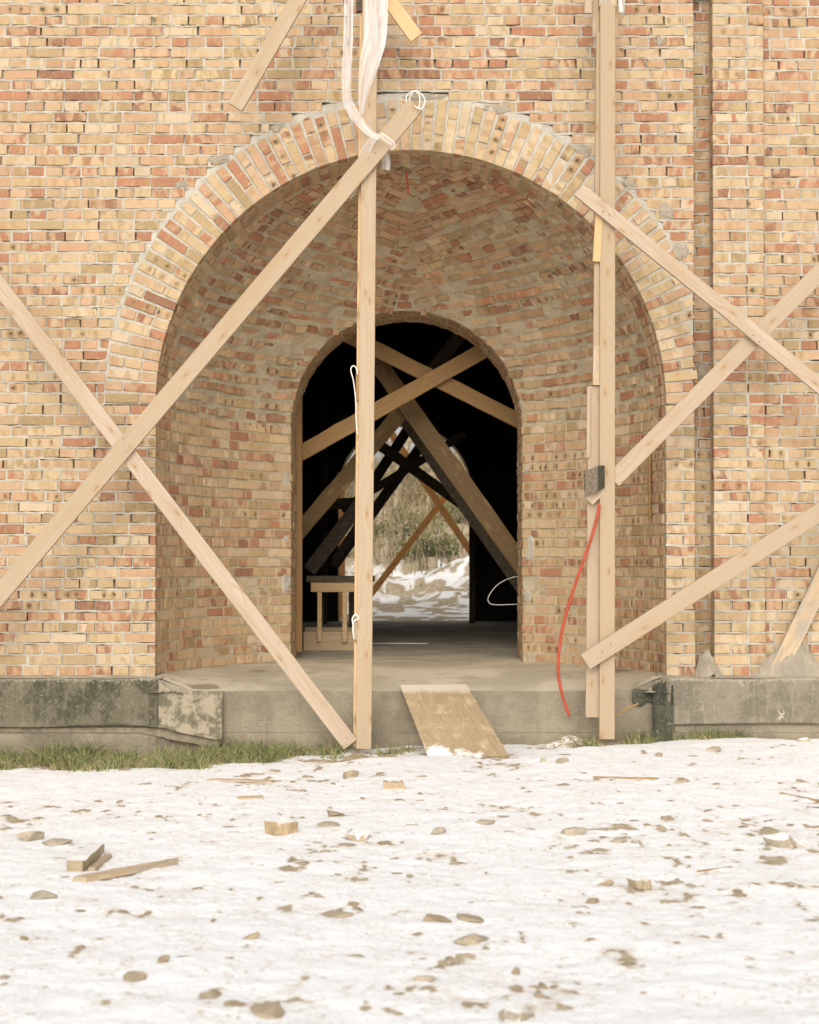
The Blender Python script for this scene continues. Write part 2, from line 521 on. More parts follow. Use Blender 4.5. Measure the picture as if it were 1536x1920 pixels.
def mat_stone(name, c, snowy=0.0):
    s = NT(name)
    p = s.pos()
    a = s.noise(p, 12.0, 4, 0.65)
    b = s.noise(p, 90.0, 4, 0.7)
    r = s.rnd()
    col = s.mix(s.ramp(a, 0.35, 0.65), tuple(x * 0.75 for x in c), tuple(x * 1.2 for x in c))
    col = s.mix(s.math('MULTIPLY', r, 0.5), col, (0.38, 0.34, 0.27))
    col = s.mix(s.ramp(b, 0.55, 0.75, 0.0, 0.5), col, tuple(x * 0.55 for x in c))
    if snowy:
        g = s.n('NewGeometry')
        nz = s.sep(g.outputs['Normal'])[2]
        k = s.ramp(s.math('ADD', nz, s.math('MULTIPLY', s.math('SUBTRACT', a, 0.5), 0.8)), 0.7, 0.9, 0.0, snowy)
        col = s.mix(k, col, (0.82, 0.80, 0.78))
    return s.fin(col, 0.92, s.bump(s.math('ADD', a, b), 0.8, 0.006))

def mat_plain(name, c, rough=0.8, var=0.25, scale=20.0):
    s = NT(name)
    n = s.noise(s.pos(), scale, 4, 0.65)
    r = s.rnd()
    col = s.mix(s.ramp(n, 0.35, 0.68), tuple(x * (1 - var) for x in c), tuple(x * (1 + var) for x in c))
    return s.fin(col, rough, s.bump(n, 0.3, 0.003))

def mat_grass(name, a, b):
    s = NT(name)
    t = s.attr('wpos')
    x, y, z = s.sep(t)[:3]
    col = s.mix(s.ramp(x, 0.2, 0.8), a, b)
    col = s.mix(s.ramp(y, 0.75, 1.0, 0.0, 0.5), col, (0.42, 0.34, 0.16))
    s.b.inputs['Subsurface Weight'].default_value = 0.0
    return s.fin(col, 0.6)

def mat_film():
    s = NT("plastic_film")
    p = s.attr('wpos')
    n = s.noise(s.vmath('MULTIPLY', p, (11.0, 1.6, 1.0)), 1.0, 4, 0.6, 0.4)
    s.b.inputs['Alpha'].default_value = 1.0
    s.put(s.b.inputs['Alpha'], s.ramp(n, 0.3, 0.7, 0.25, 0.66))
    s.b.inputs['Transmission Weight'].default_value = 0.0
    s.b.inputs['Specular IOR Level'].default_value = 0.5
    return s.fin((0.80, 0.75, 0.72), 0.3, s.bump(n, 0.3, 0.005))

M = dict(
    brick=mat_brick(), mortar=mat_mortar(), lump=mat_mortar("rough_mortar", (0.52, 0.445, 0.335), 2.6),
    vmortar=mat_mortar("vault_mortar", (0.62, 0.535, 0.37), 2.0),  # mortar lightened in colour to brighten the dim niche and vault
    concrete=mat_concrete("cast_concrete", (0.36, 0.305, 0.215), True), floor=mat_floor(),
    wood=mat_wood("fresh_spruce", (0.44, 0.345, 0.24)), wood2=mat_wood("pinkish_spruce", (0.45, 0.355, 0.26), knots=0.9),
    woody=mat_wood("yellow_spruce", (0.62, 0.435, 0.24)),
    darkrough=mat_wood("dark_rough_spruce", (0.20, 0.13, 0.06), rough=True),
    oldwood=mat_wood("weathered_spruce", (0.52, 0.405, 0.275), grey=0.75), rough=mat_wood("rough_sawn_spruce", (0.38, 0.235, 0.105), rough=True),
    orange=mat_wood("sunlight_toned_spruce", (0.80, 0.42, 0.16)), ply=mat_wood("dirty_plywood", (0.52, 0.38, 0.22), grey=0.5, knots=0.25),  # orange tone holds the warm sunlight on the far braces
    inner=mat_plain("shade_toned_interior_wall", (0.03, 0.027, 0.022), 0.95), darkshadewood=mat_plain("dark_silhouette_timber", (0.10, 0.075, 0.05), 0.9),  # nave darkness put into wall colour and into timber drawn as silhouettes
    memb=mat_membrane("bitumen_membrane", (0.085, 0.08, 0.05), (0.175, 0.155, 0.105), 0.0),
    memb2=mat_membrane("scuffed_membrane", (0.19, 0.165, 0.12), (0.26, 0.225, 0.165), 0.9),
    memb3=mat_membrane("black_membrane", (0.055, 0.055, 0.038), (0.10, 0.10, 0.07), 0.3),
    ground=mat_ground(), stone=mat_stone("grey_stone", (0.40, 0.33, 0.235)), stone2=mat_stone("snowy_stone", (0.40, 0.31, 0.20), 0.9),
    snowywood=mat_stone("snow_dusted_wood", (0.42, 0.31, 0.175), .85),
    clod=mat_stone("soil_clod", (0.34, 0.255, 0.155), 0.0),
    red=mat_plain("red_rubber", (0.40, 0.07, 0.035), 0.6, 0.15), white=mat_plain("white_cord", (0.78, 0.74, 0.66), 0.6, 0.1),
    film=mat_film(), box=mat_plain("grey_metal_box", (0.17, 0.135, 0.09), 0.6, 0.35, 60.0), boxd=mat_plain("dark_box_side", (0.06, 0.055, 0.035), 0.6),
    grass=mat_grass("winter_grass", (0.075, 0.11, 0.03), (0.26, 0.25, 0.10)), dry=mat_grass("dry_grass", (0.20, 0.20, 0.085), (0.42, 0.33, 0.17)),
    bark=mat_plain("bare_bark", (0.33, 0.26, 0.17), 0.95, 0.4, 8.0), ever=mat_grass("evergreen_leaf", (0.06, 0.085, 0.03), (0.16, 0.16, 0.06)),
    brownleaf=mat_grass("russet_leaf", (0.26, 0.18, 0.09), (0.36, 0.27, 0.14)),
    roof=mat_plain("roof_slab", (0.25, 0.22, 0.19)),
)

# ------------------------------------------------------------------ bricks
PAL = [((0.62, 0.455, 0.27), 32), ((0.545, 0.385, 0.205), 17), ((0.43, 0.30, 0.15), 8), ((0.60, 0.40, 0.245), 14),
       ((0.57, 0.34, 0.20), 10), ((0.47, 0.20, 0.105), 8), ((0.64, 0.50, 0.35), 16), ((0.34, 0.15, 0.085), 3)]
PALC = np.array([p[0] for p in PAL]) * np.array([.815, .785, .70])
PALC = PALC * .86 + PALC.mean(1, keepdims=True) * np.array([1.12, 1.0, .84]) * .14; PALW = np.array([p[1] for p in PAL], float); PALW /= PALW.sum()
XS = np.array([-.5, -.17, .17, .5, .5, .17, -.17, -.5]); YS = np.array([-.5] * 4 + [.5] * 4)
BF = [(0, 1, 6, 7), (1, 2, 5, 6), (2, 3, 4, 5)]
for _j in range(8):
    _k = (_j + 1) % 8
    BF.append((8 + _j, 8 + _k, _k, _j))
    BF.append((16 + _j, 16 + _k, 8 + _k, 8 + _j))
BF = np.array(BF)

class Bricks:
    """bricks laid into one wall: the largest in view become objects, the rest one joined part"""
    def __init__(s): s.items = []
    def lay(s, O, T, N, L, H, D, weight=0.0, shade=1.0, redder=0.0, spotp=0.22, jit=0.0015, tilt=0.004, wear=1.0):
        O, T, N = np.array(O, float), np.array(T, float), np.array(N, float)
        T = T + RNG.normal(0, tilt, 3); T /= np.linalg.norm(T)
        N = N + RNG.normal(0, tilt * 1.5, 3); N -= T * N.dot(T); N /= np.linalg.norm(N)
        B = np.cross(N, T)
        w_ = PALW.copy()
        bd = float(fbm(O[0] * .9, O[1] * .9, O[2] * 1.1, 2, 500)) * 1.1 + .18
        w_[[3, 4, 5]] *= math.exp(bd); w_[[0, 6]] *= math.exp(-bd * .6); w_ /= w_.sum()
        if redder: w_[[3, 4, 5, 7]] *= (1 + redder); w_[[0, 1, 6]] *= 1 / (1 + redder * .5); w_ /= w_.sum()
        i1 = RNG.choice(len(PAL), p=w_)
        i2 = RNG.choice(len(PAL), p=w_) if RNG.random() < .8 else i1
        if i1 in (5, 7) and i2 not in (5, 7, 4): i2 = 4
        v1, v2 = RNG.normal(1, 0.06), RNG.normal(1, 0.06)
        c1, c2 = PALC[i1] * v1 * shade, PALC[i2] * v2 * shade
        spot = 0.0
        if i1 not in (5, 7) and RNG.random() < spotp * 1.35: spot = RNG.uniform(.3, 1)
        a = XS * L; b = YS * H; ins = 0.003
        F = np.stack([a - np.sign(XS) * ins * (np.abs(XS) > .4), b - np.sign(YS) * ins, np.zeros(8)], 1)
        E = np.stack([a, b, np.full(8, -ins * 1.3)], 1)
        F[:, :2] += RNG.normal(0, jit, (8, 2)); F[:, 2] += RNG.normal(0, jit * .7, 8)
        E[:, :2] += (F[:, :2] - np.stack([a - np.sign(XS) * ins * (np.abs(XS) > .4), b - np.sign(YS) * ins], 1)) * .8
        if RNG.random() < 0.22 * wear:
            c = RNG.integers(8); k = RNG.uniform(.006, .016)
            F[c, 0] -= np.sign(XS[c]) * k * 1.3; F[c, 1] -= np.sign(YS[c]) * k; F[c, 2] -= .004
            E[c, 0] -= np.sign(XS[c]) * k * .5; E[c, 1] -= np.sign(YS[c]) * k * .4
        K = E.copy(); K[:, 2] = -D
        loc = np.concatenate([F, E, K])
        bp = loc + 0.0
        bp[:, 0] += bp[:, 2] * .6 ; bp[:, 1] += 0
        s.items.append((weight, O, loc @ np.stack([T, B, N]), bp, c1, c2, (RNG.random(), spot, RNG.uniform(0, .6) ** 1.6 * wear, 1)))
    def build(s, parent, nmax, name="brick", rest="brick_courses", m=None):
        m = m or M['brick']
        it = sorted(s.items, key=lambda q: -q[0])
        for q in it[:nmax]:
            me = mesh(name, q[2], BF, {'bpos': ('FLOAT_VECTOR', q[3]), 'bc1': ('FLOAT_COLOR', [*q[4], 1]), 'bc2': ('FLOAT_COLOR', [*q[5], 1]), 'bpar': ('FLOAT_COLOR', q[6])})
            obj(name, me, m, parent, tuple(q[1]))
        it = it[nmax:]
        if it:
            n = len(it)
            v = np.concatenate([q[2] + q[1] for q in it])
            f = (BF[None] + (np.arange(n) * 24)[:, None, None]).reshape(-1, 4)
            rep = lambda i: np.repeat(np.array([[*q[i], 1][:4] for q in it]), 24, axis=0)
            me = mesh(rest, v, f, {'bpos': ('FLOAT_VECTOR', np.concatenate([q[3] for q in it])), 'bc1': ('FLOAT_COLOR', rep(4)), 'bc2': ('FLOAT_COLOR', rep(5)), 'bpar': ('FLOAT_COLOR', np.repeat(np.array([q[6] for q in it]), 24, axis=0))})
            tag(obj(rest, me, m, parent), kind='stuff')

PZ = 0.0817          # height of a course with its joint
Z0 = 0.525           # foot of the brickwork
ZS = Z0 + 25 * 0.0817           # springing of the arches
RO, RI, RX = 1.915, 1.0, 2.305     # outer arch, doorway arch, outside of the arch ring
RHO, BMAX = 3.0, math.acos(1 - (RO - RI) / 3.0)
DEP = RHO * math.sin(BMAX)         # depth of the niche
LT = RHO * BMAX
REV = 0.77                         # thickness of the doorway wall
YB = DEP + REV
CXO, CXI = 0.01, -0.025
def cxy(y): return CXO + (CXI - CXO) * min(max(y / DEP, 0), 1)
XG0, XG1, XP1 = 2.14, 2.285, 2.668 # groove and pilaster edges
NCOURSE = 66

building = empty("brick_church")
tag(building, "unfinished church of pale yellow and red brick with a deep arched doorway", "building")
facade = empty("facade_wall", parent=building)
ring = empty("arch_ring", parent=building)
niche = empty("niche_wall", parent=building)
pilaster = empty("pilaster", parent=building)
sidewall = empty("wall_bay", parent=building)
tag(sidewall, "stretch of brick wall beyond the pilaster")

FB, GB, PB, SB, AB, NB = Bricks(), Bricks(), Bricks(), Bricks(), Bricks(), Bricks()
mort = {}
def inview(x, z):
    s_ = FPX / 14.0
    px, py = 768 + x * s_, 1062 - (z - 1.35) * s_
    return 1.0 if -10 < px < 1546 and -10 < py else 0.15

def bed(mb, x0, x1, z, y, seed):
    """one mortar bed: a rough strip, pressed out here and there over the brick edges"""
    n = max(2, int((x1 - x0) / 0.028))
    xs = np.linspace(x0, x1, n)
    zj = fbm(xs * 9, seed * 3.1, y, 2, 3) * .003
    ht, hb = .0095 + fbm(xs * 17, seed * 1.7, 1.0, 3, 11) * .009, .0095 + fbm(xs * 17, seed * 2.3, 5.0, 3, 12) * .009
    rec = .003 + fbm(xs * 21, seed * 1.3, 9.0, 3, 13) * .0065
    low = fbm(xs * 4, seed * .7, 2.0, 2, 15)
    rec = rec + np.clip(low - .35, 0, 1) * .03
    v = np.stack([np.stack([xs, np.full(n, y + .04), z + zj - hb], 1), np.stack([xs, y + rec + .0015, z + zj - hb * .9], 1),
                  np.stack([xs, y + rec - .001, z + zj + ht * .1], 1), np.stack([xs, y + rec + .0015, z + zj + ht * .9], 1),
                  np.stack([xs, np.full(n, y + .04), z + zj + ht], 1)], 1).reshape(-1, 3)
    mb.add(v, grid_faces(n, 5))

def head(mb, x, z0, z1, y):
    u = RNG.random()
    if u < .10: return
    rec = y + (RNG.uniform(.012, .03) if u < .36 else RNG.uniform(.002, .009))
    wd = .011
    q = RNG.normal(0, .0025, (4, 2))
    v = []
    for (dx, zz), (a, b) in zip(((-wd, z0), (wd, z0), (wd, z1), (-wd, z1)), q):
        v.append((x + dx, rec + a * .6, zz + b))
    mb.add(v, [(0, 1, 2, 3)])

def course(bs, mb, k, x0, x1, y, phase=None, depth=.115, rowtone=0.0, spotp=.2, flush0=False, flush1=False, zoff=0.0):
    """lays course k between x0 and x1 of a wall whose face is the plane y"""
    z = Z0 + k * PZ + zoff
    stretch = (k % 2 == 1)
    L0 = .25 if stretch else .12
    j = .0125
    if phase is None: phase = RNG.uniform(0, L0)
    x = x0 - (0 if flush0 else phase)
    e0 = x0
    xs = []
    while x < x1 - .02:
        L = L0 * RNG.normal(1, .012)
        if stretch and RNG.random() < .05: L = .12
        a, b = max(x, x0), min(x + L, x1)
        if x1 - b < .05: b = x1
        if b - a > .03: xs.append((a, b))
        elif xs and b >= x1 - 1e-6: xs[-1] = (xs[-1][0], x1)
        elif b - a > 0: xs.append((a, b)) if b - a > .02 else None
        x = b + j * RNG.uniform(.7, 1.35) if x >= x0 else x + L + j
    for i, (a, b) in enumerate(xs):
        h = RNG.normal(.0655, .0013)
        cx = (a + b) / 2
        bs.lay((cx, y + RNG.normal(0, .0022), z + PZ / 2 + RNG.normal(0, .0012)), (1, 0, RNG.normal(0, .003)), (0, -1, 0), b - a, h, depth,
               weight=(b - a) * inview(cx, z), redder=rowtone, spotp=spotp)
        if i: head(mb, (xs[i - 1][1] + a) / 2, z + .002, z + PZ - .002, y)

def xforb(z0, z1, r=RX):
    """half-width of the arch at a course between heights z0 and z1"""
    zz = max(z0 - ZS, 0)
    if zz >= r: return 0.0
    return math.sqrt(r * r - zz * zz) if z1 > ZS + .02 else RO

XL, XR = -5.2, 5.2
fm, gm, pm, sm_ = MB(), MB(), MB(), MB()
for k in range(NCOURSE):
    z0, z1 = Z0 + k * PZ, Z0 + (k + 1) * PZ
    tone = max(0, RNG.normal(0, .45)) + (.8 if z0 > 4.0 else 0)
    sp = RNG.choice([.05, .15, .45, .7], p=[.45, .3, .15, .1]) if k % 2 else RNG.choice([.03, .12, .3], p=[.6, .3, .1])
    xf = xforb(z0, z1)
    ph = (0.03 + (k // 2 % 2) * .065 + RNG.normal(0, .01)) % .25 if k % 2 else .06
    if xf > 0.03:
        course(FB, fm, k, XL, CXO - xf, 0.0, ph, rowtone=tone, spotp=sp)
        if CXO + xf < XG0 - .03: course(FB, fm, k, CXO + xf, XG0, 0.0, flush0=True, rowtone=tone, spotp=sp)
    else:
        course(FB, fm, k, XL, XG0, 0.0, ph, rowtone=tone, spotp=sp)
    course(GB, gm, k, XG0 - .06, XG1 + .02, .185, rowtone=tone + .3, spotp=sp)
    # pilaster: header and stretcher, changing sides
    course(PB, pm, k, XG1, XP1, 0.0, flush0=True, rowtone=tone, spotp=sp) if k % 2 else course(PB, pm, k, XG1, XP1, 0.0, flush0=True, rowtone=tone, spotp=sp)
    course(SB, sm_, k, XP1 - .03, XR, 0.05, rowtone=tone, spotp=sp)
    for (mb, a, b, y) in ((fm, XL, CXO - xf if xf > .03 else XG0, 0.0), (fm, CXO + xf, XG0, 0.0) if .03 < xf and CXO + xf < XG0 - .03 else (None,) * 4,
                          (gm, XG0 - .06, XG1 + .02, .185), (pm, XG1 + .002, XP1 - .002, 0.0), (sm_, XP1 - .03, XR, .05)):
        if mb: bed(mb, a, b, z0 if k else z0 + .002, y, k + y * 7)
# brick edges of the pilaster's flank (towards the groove)
for k in range(NCOURSE):
    pass
for s_ in (-1, 1):
    pass

# arch ring: radial rows of one stretcher and one header, wedge joints between
NV = 76
ringm = MB()
for i in range(NV):
    ph = math.pi * (i + .5) / NV
    er = np.array([math.cos(ph), 0, math.sin(ph)]); et = np.array([-math.sin(ph), 0, math.cos(ph)])
    ro = RX - .015 + RNG.normal(0, .008)
    if er[0] > 0: ro = min(ro, (XG0 - CXO - .004) / er[0])
    split = .12 if i % 2 else .25
    segs = [(RO + .002, RO + split), (RO + split + .011, ro)]
    if RNG.random() < .12: segs = [(RO + .002, RO + .12), (RO + .131, RO + .25), (RO + .261, ro)]
    spn = RNG.choice([.08, .35, .8], p=[.6, .25, .15])
    for (a, b) in segs:
        if b - a < .035: continue
        c = (a + b) / 2
        AB.lay((CXO + er[0] * c, -.004 + RNG.normal(0, .003), ZS + er[2] * c), er if er[0] > 0 else -er, (0, -1, 0), b - a, .0665 + RNG.normal(0, .001), .118,
               weight=b - a, spotp=spn, tilt=.006)
    # soffit bricks running back from the face
    y = .118 + .012
    lens = [.25] if i % 2 else [.12, .12]
    if i % 5 == 0: lens = lens + [.12]
    for L in lens:
        ym = y + L / 2; bb = math.asin(ym / RHO); rm = RO - RHO * (1 - math.cos(bb)) - .004
        AB.lay((cxy(ym) + er[0] * rm, ym, ZS + er[2] * rm), np.array([0, math.cos(bb), 0]) - er * math.sin(bb), -er * math.cos(bb) - np.array([0, math.sin(bb), 0]), L, .0665, .08, weight=.02, spotp=.1, tilt=.008, redder=.5)
        y += L + .012
# mortar between the voussoirs, smeared past the ring's back
nr, na = 34, 420
rr_ = np.linspace(RO + .004, RX + .05, nr); aa = np.linspace(0, math.pi, na)
Rg, Ag = np.meshgrid(rr_, aa, indexing='ij')
X, Z = CXO + Rg * np.cos(Ag), ZS + Rg * np.sin(Ag)
nz_ = fbm(X * 28, 0.3, Z * 28, 3, 21); lo_ = fbm(X * 5, 1.3, Z * 5, 2, 25)
Y = .006 + nz_ * .005
out = np.clip((Rg - RX + .02) / .05, 0, 1)
Y = Y * (1 - out) + out * (.002 + nz_ * .009 + np.clip(Rg - RX - .0, 0, 1) * .35 - np.clip(lo_, 0, 1) * .012)
X2 = np.minimum(X, XG0 - .006)
me = mesh("ring_mortar", np.stack([X2, Y, Z], -1).reshape(-1, 3), grid_faces(nr, na)[:, ::-1])
obj("mortar_joints", me, M['mortar'], ring)
fm.build("mortar_joints", M['mortar'], facade)
gm.build("mortar_joints", M['mortar'], empty("groove", parent=building))
groove = [o for o in bpy.data.objects if o.name == "groove"][0]
pm.build("mortar_joints", M['mortar'], pilaster)
sm_.build("mortar_joints", M['mortar'], sidewall)
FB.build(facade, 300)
GB.build(groove, 70)
PB.build(pilaster, 150)
SB.build(sidewall, 110)
AB.build(ring, 160)

# wall core behind the joints, with the arch cut out; flanks of groove and pilaster
def core_wall(y, x0, x1, ztop, r, zs, cx, zb=.0, n=64):
    v, f = [], []
    outer, inner = [], []
    for i in range(n + 1):
        a = math.pi * i / n
        inner.append((cx + r * math.cos(a), y, zs + r * math.sin(a)))
    for (x, yy, z) in inner:
        v.append((x, yy, z))
    for i, (x, yy, z) in enumerate(inner):
        a = math.pi * i / n
        v.append((x1 if i == 0 else x0 if i == n else cx + (x - cx) * 1.0, yy, ztop if 0 < i < n else z))
    for i in range(n):
        if i == 0: f.append((0, n + 1, n + 2, 1)); continue
        if i == n - 1: f.append((n - 1, 2 * n, 2 * n + 1, n)); continue
        f.append((i, n + 1 + i, n + 2 + i, i + 1))
    # close corners
    b = len(v)
    v += [(x1, y, ztop), (x0, y, ztop), (cx + r, y, zb), (x1, y, zb), (cx - r, y, zb), (x0, y, zb)]
    f += [(n + 1, b, n + 2), (2 * n, b + 1, 2 * n + 1), (0, b + 2, b + 3, n + 1), (n, 2 * n + 1, b + 5, b + 4)]
    return v, f
v, f = core_wall(.05, XL, XG0, Z0 + NCOURSE * PZ, RO + .03, ZS, CXO)
obj("wall_core", mesh("wall_core", v, f), M['mortar'], facade)
mb = MB()
mb.add([(XG0, .008, .4), (XG0, .3, .4), (XG0, .3, 5.9), (XG0, .008, 5.9), (XG0, .235, .4), (XR, .235, .4), (XR, .235, 5.9), (XG0, .235, 5.9)], [(0, 1, 2, 3), (4, 5, 6, 7)])
mb.add([(XG1 + .004, .006, .4), (XG1 + .004, .3, .4), (XG1 + .004, .3, 5.9), (XG1 + .004, .006, 5.9)], [(3, 2, 1, 0)])
mb.add([(XP1 - .004, .006, .4), (XP1 - .004, .2, .4), (XP1 - .004, .2, 5.9), (XP1 - .004, .006, 5.9)], [(0, 1, 2, 3)])
mb.add([(XG1 + .01, .05, .4), (XP1 - .01, .05, .4), (XP1 - .01, .05, 5.9), (XG1 + .01, .05, 5.9)], [(0, 1, 2, 3)])
mb.add([(XP1 - .05, .1, .4), (XR, .1, .4), (XR, .1, 5.9), (XP1 - .05, .1, 5.9)], [(0, 1, 2, 3)])
mb.build("wall_core", M['mortar'], sidewall)

# ---- the niche: plan curves in from RO to RI; above the springing the same curve turns about the axis
def prof(t):
    """t from the doorway (0) to the front (LT): radius, depth, slope angle"""
    b = BMAX - t / RHO
    return RO - RHO * (1 - math.cos(b)), RHO * math.sin(b), b
def npoint(t, side, z=None, phi=None):
    """point and inward normal; phi measured from vertical, side +1 right"""
    r, y, b = prof(t)
    c = cxy(y)
    if phi is None:
        P = np.array([c + side * r, y, z]); N = np.array([-side * math.cos(b), -math.sin(b), 0])
    else:
        d = np.array([side * math.sin(phi), 0, math.cos(phi)])
        P = np.array([c, y, ZS]) + d * r
        N = -d * math.cos(b) + np.array([0, -math.sin(b), 0])
    return P, N
# lower walls
T_END = LT - .118 * 1.02
for side in (-1, 1):
    for k in range(-1, 26):
        z = Z0 + k * PZ
        if z + PZ > ZS + .05: break
        stretch = (k % 2 == 1)
        tone = max(0, RNG.normal(0, .4)); sp = RNG.choice([.05, .25, .7], p=[.5, .3, .2])
        t = .0
        first = True
        while t < T_END - .02:
            L = .25 if stretch else .12
            if first: L = L if (k // 2) % 2 else L * .5 + .06
            if RNG.random() < (.25 if stretch else .06): L = .37 - L
            first = False
            L = min(L, T_END - t)
            if L > .03:
                P, N = npoint(t + L / 2, side, z=z + PZ / 2)
                P1, _ = npoint(t, side, z=z + PZ / 2); P2, _ = npoint(t + L, side, z=z + PZ / 2)
                Tn = (P2 - P1) / np.linalg.norm(P2 - P1) * (1 if side > 0 else -1)
                off = .003 if k > 8 else -.004
                NB.lay(P + N * (off + RNG.normal(0, .0025)), -Tn, N, L, .0668, .1, weight=L * (1.4 - t / LT), redder=tone, spotp=sp, wear=1.2, shade=1.14)  # paler than the facade: brightening of the dim niche put into brick colour
            t += L + .0125 * RNG.uniform(.7, 1.3)
# vault courses: level sets of F over the surface
def pf(phi):
    d = math.degrees(phi)
    return float(np.interp(90 - d, [0, 37.5, 59, 90], [0, .98, 1.69, 3.0])) / 3.0
def Fv(t, phi):
    Fc = .98 + .88 * t
    w_ = t / LT
    return Fc * ((1 - w_) * (.55 * math.cos(phi) + .45 * (1 - 2 * phi / math.pi)) + w_ * pf(phi))
def inv(t, c):
    if Fv(t, 0) <= c: return None
    lo, hi = 0.0, math.pi / 2
    for _ in range(22):
        m = (lo + hi) / 2
        if Fv(t, m) > c: lo = m
        else: hi = m
    return (lo + hi) / 2
t_front = LT - .42
k = 0
c = .045
while c < 3.0:
    line = []
    ts = np.linspace(t_front, 0, 90)
    right = []
    for t in ts:
        p_ = inv(t, c)
        if p_ is None: break
        right.append((t, p_))
    full = len(right) < 90
    chains = []
    if full:
        if len(right) < 2: break
        t0_ = right[-1][0]
        # crown point
        tc = (c / 1.0 - .98) / .88
        seq = [(t, p_, 1) for t, p_ in right] + [(max(tc, 0), 0.0, 1)] + [(t, p_, -1) for t, p_ in right[::-1]]
        chains.append(seq)
    else:
        chains.append([(t, p_, 1) for t, p_ in right]); chains.append([(t, p_, -1) for t, p_ in right[::-1]])
    tone = max(0, RNG.normal(.8, .6)); sp = RNG.choice([.05, .2, .5], p=[.5, .3, .2])
    for ch in chains:
        P = np.array([npoint(t, sd, phi=p_)[0] for t, p_, sd in ch]); Nn = np.array([npoint(t, sd, phi=p_)[1] for t, p_, sd in ch])
        s_ = np.concatenate([[0], np.cumsum(np.linalg.norm(np.diff(P, axis=0), axis=1))])
        x = RNG.uniform(-.1, 0)
        at = lambda u: (np.array([np.interp(u, s_, P[:, i]) for i in range(3)]), np.array([np.interp(u, s_, Nn[:, i]) for i in range(3)]))
        while x < s_[-1] - .02:
            L = (.25 if k % 2 else .12) if RNG.random() < .8 else .18
            a, b = max(x, 0), min(x + L, s_[-1])
            if b - a > .035:
                P1, _ = at(a); P2, _ = at(b); Pm, Nm = at((a + b) / 2)
                Tn = (P2 - P1) / np.linalg.norm(P2 - P1)
                proud = RNG.normal(.0075, .0065)
                Pm = Pm + np.array([0, 0, RNG.normal(0, .004)])
                if RNG.random() > .04:
                    NB.lay(Pm + Nm * proud, -Tn, Nm, b - a, RNG.normal(.060, .004), .09, weight=(b - a) * .9, shade=RNG.uniform(.88, 1.28), redder=tone * 1.3 + .4, spotp=sp, jit=.004, tilt=.022, wear=2.0)  # vault bricks lightened in colour to lift the shaded vault
            x += L + .014 * RNG.uniform(.6, 1.8)
    c += .0817 if c < 1.3 else .080
    k += 1
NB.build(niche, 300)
# mortar skin of the niche
nt_ = 230
tt = np.linspace(-.0, LT - .004, nt_)
vz = np.concatenate([np.linspace(.30, ZS, 120), ])
phs = np.linspace(math.pi / 2, 0, 250)[1:]
rows = []
for side, zz, ph_ in ([(1, z, None) for z in vz] + [(1, None, p_) for p_ in phs] + [(-1, None, p_) for p_ in phs[::-1][1:]] + [(-1, z, None) for z in vz[::-1]]):
    rows.append([npoint(t, side, z=zz, phi=ph_) for t in tt])
P = np.array([[q[0] for q in r_] for r_ in rows]); N = np.array([[q[1] for q in r_] for r_ in rows])
hz = np.clip((P[..., 2] - ZS + .35) / .5, 0, 1)
low = np.clip((1.25 - P[..., 2]) / .15, 0, 1)
fr = np.clip((tt - (LT - .45)) / .1, 0, 1)[None, :] * np.ones_like(hz)
amp = .0035 + hz * (1 - fr) * .0085
n1 = fbm(P[..., 0] * 12, P[..., 1] * 12, P[..., 2] * 26, 4, 31, .68)
dsp = n1 * amp - .006 + hz * (1 - fr) * .0018 - low * .004
V = P + N * dsp[..., None]
me = mesh("niche_mortar", V.reshape(-1, 3), grid_faces(len(rows), nt_), smooth=True)
obj("mortar_skin", me, M['vmortar'], niche)

# mortar patches smeared over the wall
def blob_sheet(name, cx, cz, wx, wz, y, proud, parent, m, seed, side=None):
    n = 22
    u = np.linspace(-1, 1, n)
    U, W = np.meshgrid(u, u, indexing='ij')
    rad = np.sqrt(U ** 2 + W ** 2)
    edge = 1 - rad + fbm(U * 2.2 + seed, W * 2.2, seed, 3, 40) * .55
    Yy = y + .012 - np.clip(edge, -.3, .5) * (proud + .012) * 2 + fbm(U * 7, W * 7, seed, 3, 44) * .004
    v = np.stack([cx + U * wx, Yy, cz + W * wz], -1).reshape(-1, 3)
    return obj(name, mesh(name, v, grid_faces(n, n)[:, ::-1]), m, parent)
for i, (px, py, wx, wz) in enumerate([(935, 205, .13, .06), (1275, 470, .09, .12), (1250, 395, .09, .11), (520, 240, .07, .05), (1322, 690, .05, .09), (1240, 250, .05, .06),
                                      (410, 300, .10, .05), (1236, 75, .05, .06), (800, 182, .22, .03), (1100, 285, .1, .06), (340, 345, .08, .05), (1180, 345, .08, .05)]):
    p = pt(px, py, 0)
    blob_sheet("mortar_smear", p.x, p.z, wx * .85, wz * .85, .175 if i == 4 else 0, .006, facade if i != 4 else groove, M['lump'], i * 3.7)
